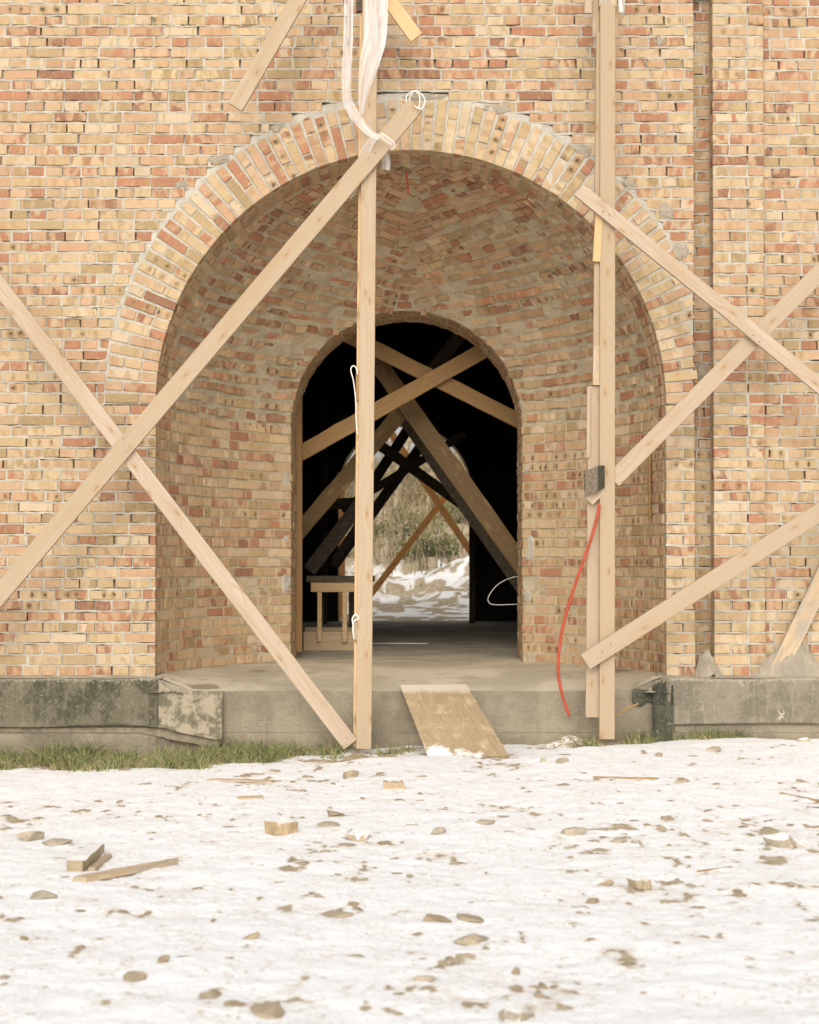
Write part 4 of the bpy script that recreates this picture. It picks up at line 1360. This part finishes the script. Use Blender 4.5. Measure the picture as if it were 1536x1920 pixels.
# ------------------------------------------------------------------ inside the nave
YD = YB + .08
tpx("door_lining_board", "upright rough board lining the inner edge of the doorway by the workbench", (560.5, 1222), (560.5, 740), YB + .02, 12, .05, M['rough'], cat="board", seg=16)
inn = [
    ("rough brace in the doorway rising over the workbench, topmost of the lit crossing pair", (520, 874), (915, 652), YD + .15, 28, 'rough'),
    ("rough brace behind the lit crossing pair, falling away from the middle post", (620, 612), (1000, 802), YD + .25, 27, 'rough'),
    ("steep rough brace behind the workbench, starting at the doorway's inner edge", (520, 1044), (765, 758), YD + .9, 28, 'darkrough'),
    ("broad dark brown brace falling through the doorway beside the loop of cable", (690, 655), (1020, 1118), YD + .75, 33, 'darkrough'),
    ("shadow twin of the broad falling brace, drawn as a dark board behind it", (735, 748), (1020, 1160), YD + 1.6, 26, 'darkshadewood'),  # shadow twin of the brace above, its shade drawn as a dark board
    ("dim brace high up in the nave behind the crossing pair", (790, 720), (885, 600), YD + 2.4, 24, 'darkshadewood'),
    ("dark brace behind the workbench rising steeply to the middle post", (580, 1070), (690, 925), YD + 2.2, 26, 'darkshadewood'),
    ("black silhouetted brace falling across the far doorway", (640, 782), (900, 970), 9.5, 19, 'darkshadewood'),
    ("black silhouetted brace rising gently across the far doorway", (640, 955), (872, 813), 9.8, 15, 'darkshadewood'),
    ("black silhouetted brace rising steeply across the far doorway's crown", (625, 1062), (818, 797), 10.4, 19, 'darkshadewood'),
    ("steepest silhouetted brace beside the middle post against the far light", (690, 918), (778, 785), 10.9, 19, 'darkshadewood'),
    ("level silhouetted rail just behind the middle post at mid height", (610, 946), (690, 941), 9.2, 20, 'darkshadewood'),
    ("slanting dark strut low behind the workbench", (626, 1055), (690, 958), 8.5, 16, 'darkshadewood'),
    ("upright black post beside the far doorway behind the workbench", (607, 1180), (607, 760), 12.6, 12, 'darkshadewood'),
    ("upright dark post standing at the far doorway's inner side", (886, 1176), (886, 930), 13.2, 12, 'darkshadewood'),
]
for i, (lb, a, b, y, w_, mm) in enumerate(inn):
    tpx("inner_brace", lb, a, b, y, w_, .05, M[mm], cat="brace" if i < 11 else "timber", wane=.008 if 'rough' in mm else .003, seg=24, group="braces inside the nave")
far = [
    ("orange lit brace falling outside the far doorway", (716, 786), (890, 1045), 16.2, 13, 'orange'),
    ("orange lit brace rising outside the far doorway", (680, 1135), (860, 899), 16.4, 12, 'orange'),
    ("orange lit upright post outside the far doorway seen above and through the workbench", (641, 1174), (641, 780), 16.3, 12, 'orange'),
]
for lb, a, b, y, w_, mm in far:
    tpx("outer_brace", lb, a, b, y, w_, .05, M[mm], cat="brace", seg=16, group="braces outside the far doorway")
tpx("threshold_board", "short board lying on the far doorway's sill", (735, 1168), (790, 1169), FARY + .9, 7, .05, M['ply'], cat="board")
# workbench
BY = 4.35
wb = empty("workbench", tuple(pt(620, 1220, BY)))
tag(wb, "low wooden workbench with a plywood base standing just inside the doorway", "workbench")
def wbp(name, lo, hi, y0, y1, m):
    a, b = pt(lo[0], lo[1], y0), pt(hi[0], hi[1], y0)
    mb = MB()
    A = (min(a.x, b.x), y0, min(a.z, b.z)); B = (max(a.x, b.x), y1, max(a.z, b.z))
    mb.box(A, B, .003)
    o = mb.build(name, m); o.parent = wb; o.matrix_parent_inverse = Matrix.Translation(-wb.location)
    return o
wbp("table_top", (574, 1091), (700, 1080), BY - .05, BY + .75, M['darkshadewood'])
wbp("apron", (583, 1110), (667.5, 1091.5), BY - .02, BY + .03, M['woody'])
wbp("leg", (595, 1203), (603.5, 1110.5), BY - .015, BY + .03, M['woody'])
wbp("leg", (642, 1204), (651, 1110.5), BY - .015, BY + .03, M['woody'])
wbp("leg", (598, 1183), (607, 1091), BY + .62, BY + .68, M['darkshadewood'])
wbp("leg", (654, 1183), (664, 1091), BY + .62, BY + .68, M['darkshadewood'])
wbp("base_panel", (569, 1220), (668, 1184), BY + .032, BY + .055, M['ply'])
wbp("rear_rail", (572, 1183.5), (668, 1176), BY + .5, BY + .56, M['ply'])
cord("cable_loop", "loop of white cable sticking out beyond the doorway's inner edge", [(985, 1080), (960, 1083), (935, 1095), (918, 1115), (916, 1128), (930, 1134), (985, 1132)], YB + .5, .9, M['white'], "cable")
mb = MB()
a, b = pt(700, 1208, 6.0), pt(802, 1208, 6.0)
mb.box((a.x - .2, 5.94, .522), (b.x, 6.02, .532), .002)  # white strip added to show a streak of light on the floor
tag(mb.build("light_streak", M['white']), "thin white strip added as the light streak on the dim nave floor", "lath")

# ------------------------------------------------------------------ stones, clods and scraps
def stone_mesh(name, sx, sy, sz, seed, sharp=.35, sub=2):
    import bmesh
    bm = bmesh.new()
    bmesh.ops.create_icosphere(bm, subdivisions=sub, radius=1)
    co = np.array([v.co[:] for v in bm.verts])
    n = fbm(co[:, 0] * 1.3 + seed, co[:, 1] * 1.3, co[:, 2] * 1.3 + seed, 3, 300)
    co = co * (1 + n * sharp)[:, None]
    # planar chips
    rg = np.random.default_rng(int(seed * 100) + 5)
    for _ in range(11):
        d = rg.normal(size=3); d /= np.linalg.norm(d)
        k = rg.uniform(.42, .78); q = co @ d
        co = co - np.outer(np.maximum(q - k, 0), d)
    co[:, 0] += co[:, 2] * rg.uniform(-.5, .5)
    co = co / np.abs(co).max(0) * np.array([sx, sy, sz])
    for v, c_ in zip(bm.verts, co): v.co = c_
    me = bpy.data.meshes.new(name); bm.to_mesh(me); bm.free()
    return me
def put_stone(name, label, px, py, wpx, hpx, m, cat="stone", group=None, seed=1.0, rz=0.0):
    p = gpt(px, py); s_ = FPX / (p.y + 14)
    sx = wpx / s_ / 2; sz = max(hpx / s_ * .55, .008)
    o = obj(name, stone_mesh(name, sx * 1.1, sx * .9, sz, seed), m, None, (p.x, p.y + sx * .2, p.z + sz * .15))
    o.rotation_euler = (0, 0, rz)
    return tag(o, label, cat, group)
big = [
    ("flat grey angular stone, largest in the near snow", 890, 1772, 82, 30, 'stone'),
    ("dark rounded lump of soil on the near snow", 470, 1773, 34, 20, 'clod'),
    ("square grey brick fragment near the bottom centre of the snow", 800, 1845, 46, 24, 'stone'),
    ("large pale brown rock cut off by the bottom edge", 975, 1918, 88, 36, 'stone2'),
    ("dark crumbled clod pair at the bottom edge", 505, 1912, 80, 24, 'clod'),
    ("grey boulder half sunk among scraps by the side edge", 52, 1577, 54, 30, 'stone'),
    ("flat grey slab lying against the grey boulder", 100, 1587, 66, 16, 'stone'),
    ("long low stone between boulder and clods below the splinter", 75, 1688, 60, 24, 'stone'),
    ("snow dusted round stone with a pale face next to the dark clods", 668, 1577, 64, 26, 'stone2'),
    ("flat stone beside the snow dusted round one", 610, 1558, 56, 18, 'stone'),
    ("stacked pair of flat grey stones right of the doorway axis", 1071, 1567, 56, 22, 'stone'),
    ("small flat stone below the stacked grey pair", 1160, 1582, 32, 14, 'stone'),
    ("rounded grey stone before the thick post's foot, beyond the ramp", 1054, 1440, 28, 16, 'stone'),
    ("small rounded stone next to the ramp's foot", 1018, 1436, 14, 14, 'stone'),
    ("broken grey stone in front of the scuffed plinth", 1338, 1414, 32, 16, 'stone'),
    ("rounded stone in the thin snow below the pilaster", 1277, 1473, 28, 15, 'stone'),
    ("pointed pale stone capped with snow", 1128, 1664, 44, 26, 'stone2'),
    ("pinkish brick shard by the scuffed plinth", 1510, 1396, 26, 14, 'stone2'),
    ("angular grey stone with snow around, left of the stacked pair", 822, 1570, 36, 20, 'stone'),
    ("slim grey stone in a row with the angular one", 912, 1552, 46, 12, 'stone'),
    ("dark flat stone topped by a thin twig", 630, 1535, 36, 14, 'clod'),
    ("long flat soil crust shaped like a leaf", 630, 1722, 72, 18, 'clod'),
    ("short crust of soil above the large flat stone", 820, 1736, 60, 14, 'clod'),
    ("thin curved crust of soil behind the large flat stone", 885, 1735, 62, 11, 'clod'),
    ("ragged dark clod low on the snow", 248, 1852, 46, 28, 'clod'),
    ("forked soil clod above the ragged dark one", 306, 1822, 26, 20, 'clod'),
    ("small leafy brown clod near the pointed stone", 1112, 1697, 30, 12, 'clod'),
    ("brown scrap among the snow near the bottom centre", 965, 1828, 20, 22, 'clod'),
    ("dark rubble lump on the snow near the bottom", 1020, 1855, 20, 16, 'clod'),
    ("pale stone beside the ramp near the platform", 878, 1352 + 60, 14, 12, 'stone2'),
    ("frosted lump of ice by the bench side of the brick", 660, 1458, 40, 24, 'stone2'),
    ("icy white lump far across the snow", 1465, 1588, 66, 34, 'stone2'),
    ("rounded grey stone at the snow's wall edge", 937 + 300, 1424, 18, 12, 'stone'),
]
for i, (lb, px, py, w_, h_, mm) in enumerate(big):
    put_stone("stone" if mm != 'clod' else "clod", lb, px, py, w_, h_, M[mm], cat="stone" if mm != 'clod' else "clod", seed=i * 1.7 + .3, rz=random.uniform(0, 6))
# many small clods: alike, one group
protos = [stone_mesh("clod", 1, .85, .5, q * 3.1 + 50, .5, 2) for q in range(6)]
for me in protos: me.materials.append(M['clod'])
protos2 = [stone_mesh("pebble", 1, .8, .5, q * 3.1 + 90, .4, 1) for q in range(4)]
for me in protos2: me.materials.append(M['stone'])
for i in range(110):
    far_ = i % 3
    py = random.uniform(1415, 1600) if far_ else random.uniform(1560, 1915)
    px = random.uniform(-20, 1556)
    if 740 < px < 960 and py < 1430: continue
    p = gpt(px, py); s_ = random.choice([.007, .009, .012, .016, .024]) * random.uniform(.7, 1.2)
    clod = random.random() < .6
    me = random.choice(protos if clod else protos2)
    o = obj("clod" if clod else "pebble", me, None, None, (p.x, p.y, p.z + s_ * .1))
    o.scale = (s_ * random.uniform(.9, 2.4), s_, s_ * random.uniform(.3, .6)); o.rotation_euler = (0, 0, random.uniform(-.5, .5))
    if clod: tag(o, "small brown clod of soil poking through the snow", "clod", "small soil clods in the snow")
    else: tag(o, "small grey pebble lying in the thin snow", "pebble", "small pebbles in the snow")
# wood scraps
def scrap(name, label, px, py, px2, py2, w_, th, m, cat="wood scrap", lift=.01, parts=None):
    a, b = gpt(px, py), gpt(px2, py2)
    d = b - a; L = d.length
    mb = MB(); n = 8
    V, W = [], []
    cs = [(-1, 0), (1, 0), (1, 1), (-1, 1)]
    for i in range(n + 1):
        s_ = i / n
        tw = w_ * (1 - .55 * s_ ** 2 if 'splinter' in name else 1)
        jt, je = random.uniform(.8, 1.08), random.uniform(.84, 1.08)
        for (p, q) in cs:
            V.append((s_ * L + random.uniform(-.003, .003) + (random.uniform(-.012, .012) if i in (0, n) else 0), p * tw / 2 * je, q * th * jt * random.uniform(.93, 1.05))); W.append((s_ * L, p * tw / 2, q * th))
    F_ = [(i * 4 + j, i * 4 + (j + 1) % 4, (i + 1) * 4 + (j + 1) % 4, (i + 1) * 4 + j) for i in range(n) for j in range(4)] + [(3, 2, 1, 0), tuple(n * 4 + j for j in range(4))]
    mb.add(V, F_, W)
    o = mb.build(name, m)
    o.location = a + Vector((0, 0, lift - .012))
    o.rotation_euler = (0, -math.asin(max(-1, min(1, d.z / L))), math.atan2(d.y, d.x))
    return tag(o, label, cat)
scrap("board_offcut", "thin pale board lying in the snow below the grass strip", 393, 1463, 514, 1464, .06, .014, M['wood2'])
scrap("wood_chip", "short reddish wood chip on the snow between board and stones", 450, 1504, 493, 1501, .06, .014, M['ply'])
scrap("splinter", "long split plank with a pointed end lying in the near snow", 150, 1661, 330, 1622, .07, .026, M['oldwood'])
scrap("log_piece", "chunky split log piece with snow on it above the long splinter", 140, 1642, 182, 1602, .08, .05, M['snowywood'])
scrap("log_piece", "thinner pinkish sliver leaning beside the log piece", 172, 1640, 203, 1612, .035, .02, M['wood2'])
scrap("brick_fragment", "brown half brick lying in the snow below the ramp", 720, 1482, 758, 1482, .07, .045, M['ply'], "brick")
scrap("wood_block", "pale cut wood block with snow on top near the clods", 508, 1573, 549, 1569, .11, .06, M['snowywood'], "wood block")
scrap("brick_fragment", "dark red ended brick piece standing beside the pointed pale stone", 1184, 1670, 1212, 1667, .08, .04, M['snowywood'], "brick")
scrap("stick", "thin straight stick on the snow right of the pointed stone", 1310, 1636, 1373, 1628, .012, .008, M['rough'], "stick")
scrap("stick", "long faint stick lying in the snow before the thick post", 1115, 1462, 1232, 1466, .02, .012, M['rough'], "stick")
scrap("stick", "weathered stick half buried near the frame's side edge", 1465, 1490, 1540, 1503, .025, .014, M['oldwood'], "stick")
scrap("plank_scrap", "weathered plank scrap lying in the grass below the crossing board's foot", 472, 1385, 540, 1400, .08, .03, M['oldwood'])
so_ = pt(1072, 1358, -.30)
heap("snow_heap", "", so_.x, -.30, gz(so_.x, -.3) - .02, .23, .16, .10, 4.4, None, M['stone2'])
tag(bpy.data.objects["snow_heap"], "low icy heap of mortar at the foot of the red hose", "heap")
hp = heap("mortar_heap", "", 2.86, -.0, Z0 - .01, .30, .07, .30, 6.4, None, M['lump'], power=1.0, nn=70)
tag(hp, "rough heap of mortar droppings behind the leaning board on the plinth", "mortar heap")

# ------------------------------------------------------------------ grass
def blades(name, spots, m, label=None, kind='stuff', cat=None, h=(.06, .16), n_each=60, spread=.10, wd=.0035, lean=.6):
    V, F_, W = [], [], []
    for (x, y, z, k) in spots:
        for _ in range(int(n_each * k)):
            a = random.uniform(0, 6.28); r = spread * random.random() ** .7
            bx, by = x + r * math.cos(a) * 1.3, y + r * math.sin(a) * .7
            H = random.uniform(*h) * (.6 + .4 * k); la = random.uniform(0, 6.28); ll = random.uniform(.15, lean * 1.7) * H
            tone, old = random.random(), random.random()
            dx, dy = math.cos(la) * ll, math.sin(la) * ll
            px_, py_ = -math.sin(random.uniform(0, 6.28)) * wd, 0
            b0 = len(V)
            for s_ in (0, .45, .8, 1):
                ww = wd * (1 - s_ * .92)
                cx_, cy_, cz_ = bx + dx * s_ ** 1.6, by + dy * s_ ** 1.6, z + H * (s_ - .28 * s_ ** 3 * (ll / H))
                V.append((cx_ - ww, cy_, cz_)); V.append((cx_ + ww, cy_ + ww * .3, cz_)); W += [(tone, old, s_)] * 2
            for q in range(3): F_.append((b0 + q * 2, b0 + q * 2 + 1, b0 + q * 2 + 3, b0 + q * 2 + 2))
    o = obj(name, mesh(name, np.array(V), F_, {'wpos': ('FLOAT_VECTOR', W)}), m)
    tag(o, label, cat, kind=kind)
    return o
spots = []
def tuft(px0, px1, py0, py1, n, k=(.6, 1.2), sp_=.5):
    """n clumps, each a few crowns close together"""
    for _ in range(n):
        p = gpt(random.uniform(px0, px1), random.uniform(py0, py1))
        kk = random.uniform(*k)
        for _ in range(3):
            x, y = p.x + random.gauss(0, .06), p.y + random.gauss(0, .09)
            spots.append((x, y, gz(x, y) - .012, kk * random.uniform(.5, 1)))
tuft(-30, 100, 1410, 1450, 9, (.9, 1.5)); tuft(95, 190, 1408, 1436, 8, (.9, 1.5)); tuft(195, 250, 1432, 1450, 3, (.4, .8)); tuft(330, 390, 1432, 1450, 2, (.5, .8))
tuft(205, 320, 1414, 1440, 8, (.4, .8)); tuft(300, 390, 1412, 1440, 6, (.6, 1.0))
tuft(395, 500, 1402, 1434, 9, (.9, 1.5)); tuft(500, 540, 1405, 1425, 3, (.6, 1)); tuft(520, 650, 1398, 1416, 7, (.5, 1.0)); tuft(715, 770, 1398, 1412, 2, (.3, .6))
tuft(1095, 1130, 1388, 1400, 2, (.5, .8)); tuft(1150, 1260, 1374, 1396, 8, (.6, 1.1)); tuft(1250, 1400, 1372, 1386, 8, (.4, .9)); tuft(1400, 1460, 1364, 1376, 2, (.3, .6))
blades("grass", spots, M['grass'], "winter grass growing along the foot of the plinths", n_each=48, spread=.075, h=(.04, .19), wd=.004, lean=1.3)
dry = [(x, y, z, k * .7) for (x, y, z, k) in spots]
blades("dry_grass", dry, M['dry'], "dry yellow grass lying among the green at the wall", lean=1.2, h=(.05, .12))

# ------------------------------------------------------------------ trees and bushes on the slope behind
def tz(x, y): return float(terr(np.array([x]), np.array([y]))[0])
def bare_tree(label, x, y, H, r0, seed, group):
    rg = random.Random(seed)
    root = empty("bare_tree", (x, y, tz(x, y) - .1))
    tag(root, label, "tree", group)
    tr, tw = MB(), MB()
    def grow(p, d, L, r, lvl, mb):
        n = 4; pts = [p]; rr = [r]
        for i in range(n):
            d = (d + Vector((rg.gauss(0, .10), rg.gauss(0, .10), rg.gauss(.03, .06)))).normalized()
            p = p + d * (L / n); pts.append(p); rr.append(r * (1 - .45 * (i + 1) / n))
        mb.tube(pts, rr, 6 if lvl < 1 else 3, cap=False)
        if lvl < 4:
            for i in range(3 if lvl else 5):
                k = rg.randint(1, n); q = pts[k]
                nd = (d + Vector((rg.gauss(0, .55), rg.gauss(0, .55), rg.gauss(.1, .3)))).normalized()
                grow(q, nd, L * rg.uniform(.45, .7), rr[k] * .6, lvl + 1, tw)
    grow(Vector((0, 0, 0)), Vector((rg.gauss(0, .08), rg.gauss(0, .05), 1)).normalized(), H * .5, r0, 0, tr)
    a = tr.build("trunk", M['bark']); a.parent = root
    b = tw.build("crown", M['bark']); b.parent = root
    return root
def bush(name, label, x, y, w_, h_, m, seed, group, n=500, leaf=.05):
    rg = random.Random(seed)
    V, F_, W = [], [], []
    cl = [(rg.gauss(0, .4), rg.gauss(0, .35), rg.uniform(.1, 1)) for _ in range(16)]
    for _ in range(n):
        c = rg.choice(cl)
        p = Vector(((c[0] + rg.gauss(0, .16)) * w_, (c[1] + rg.gauss(0, .16)) * w_, max(0, c[2] * (1 - .6 * min(1, abs(c[0]))) + rg.gauss(0, .12)) * h_))
        u = Vector((rg.gauss(0, 1), rg.gauss(0, 1), rg.gauss(0, 1))).normalized() * leaf
        v_ = u.orthogonal().normalized() * leaf * .6
        b = len(V); V += [tuple(p - u), tuple(p + v_), tuple(p + u), tuple(p - v_)]; W += [(c[2], rg.random(), 0)] * 4
        F_.append((b, b + 1, b + 2, b + 3))
    root = empty(name, (x, y, tz(x, y) - .05)); tag(root, label, "bush", group)
    o = obj("foliage", mesh("foliage", np.array(V), F_, {'wpos': ('FLOAT_VECTOR', W)}), m, root)
    tw = MB()
    for _ in range(9):
        a = rg.uniform(0, 6.28)
        tw.tube([Vector((0, 0, 0)), Vector((math.cos(a) * w_ * .3, math.sin(a) * w_ * .3, h_ * .6)), Vector((math.cos(a) * w_ * .5, math.sin(a) * w_ * .5, h_ * rg.uniform(.8, 1.2)))], [.02, .012, .004], 4, cap=False)
    s_ = tw.build("stem", M['bark']); s_.parent = root
    return root
G1 = "bare trees on the slope beyond the far doorway"
rgt = random.Random(5)
i = 0
for y in (38, 43, 48, 54, 60, 68):
    for q in range(4 if y < 60 else 6):
        half = (y + 14) * .035 + 2.5
        x = -half + (q + rgt.uniform(.2, .8)) * 2 * half / (4 if y < 60 else 6)
        bare_tree("slender leafless tree on the wooded slope beyond the far doorway", x, y, rgt.uniform(6, 11), rgt.uniform(.04, .10), 100 + i, G1)
        i += 1
G2 = "low evergreen bushes on the slope beyond the far doorway"
G3 = "russet bushes on the slope beyond the far doorway"
for i in range(34):
    y = rgt.uniform(27, 46); x = rgt.uniform(-5, 5)
    if i % 2: bush("evergreen_bush", "low green bush on the slope beyond the far doorway", x, y, rgt.uniform(.6, 1.2), rgt.uniform(.3, .8), M['ever'], 300 + i, G2, 700, .05)
    else: bush("russet_bush", "brownish leafless looking bush on the slope beyond the far doorway", x, y, rgt.uniform(.7, 1.4), rgt.uniform(.4, 1.2), M['brownleaf'], 300 + i, G3, 700, .05)
sp3 = []
for _ in range(1000):
    y = rgt.uniform(26, 66); x = rgt.uniform(-1, 1) * ((y + 14) * .05 + 2.5)
    if float(vnoise(x * .5, y * .35, 1.0, 9)) + (y - 30) / 22 > .1: sp3.append((x, y, tz(x, y) - .03, rgt.uniform(.4, 1.2)))
blades("brushwood", sp3, mat_grass("brushwood_stem", (0.085, 0.07, 0.035), (0.33, 0.25, 0.14)), "tangle of leafless brushwood covering the slope behind the church", h=(.35, 1.5), n_each=13, spread=.45, wd=.012, lean=.5)
sp2 = []
for _ in range(500):
    x, y = rgt.uniform(-6, 6), rgt.uniform(17, 44)
    if rgt.random() < .1 + (y - 24) / 20: sp2.append((x, y, tz(x, y) - .02, rgt.uniform(.5, 1.2)))
blades("hill_grass", sp2, M['dry'], "tufts of dry grass on the snowy slope behind the church", h=(.08, .22), n_each=24, spread=.35, wd=.010)
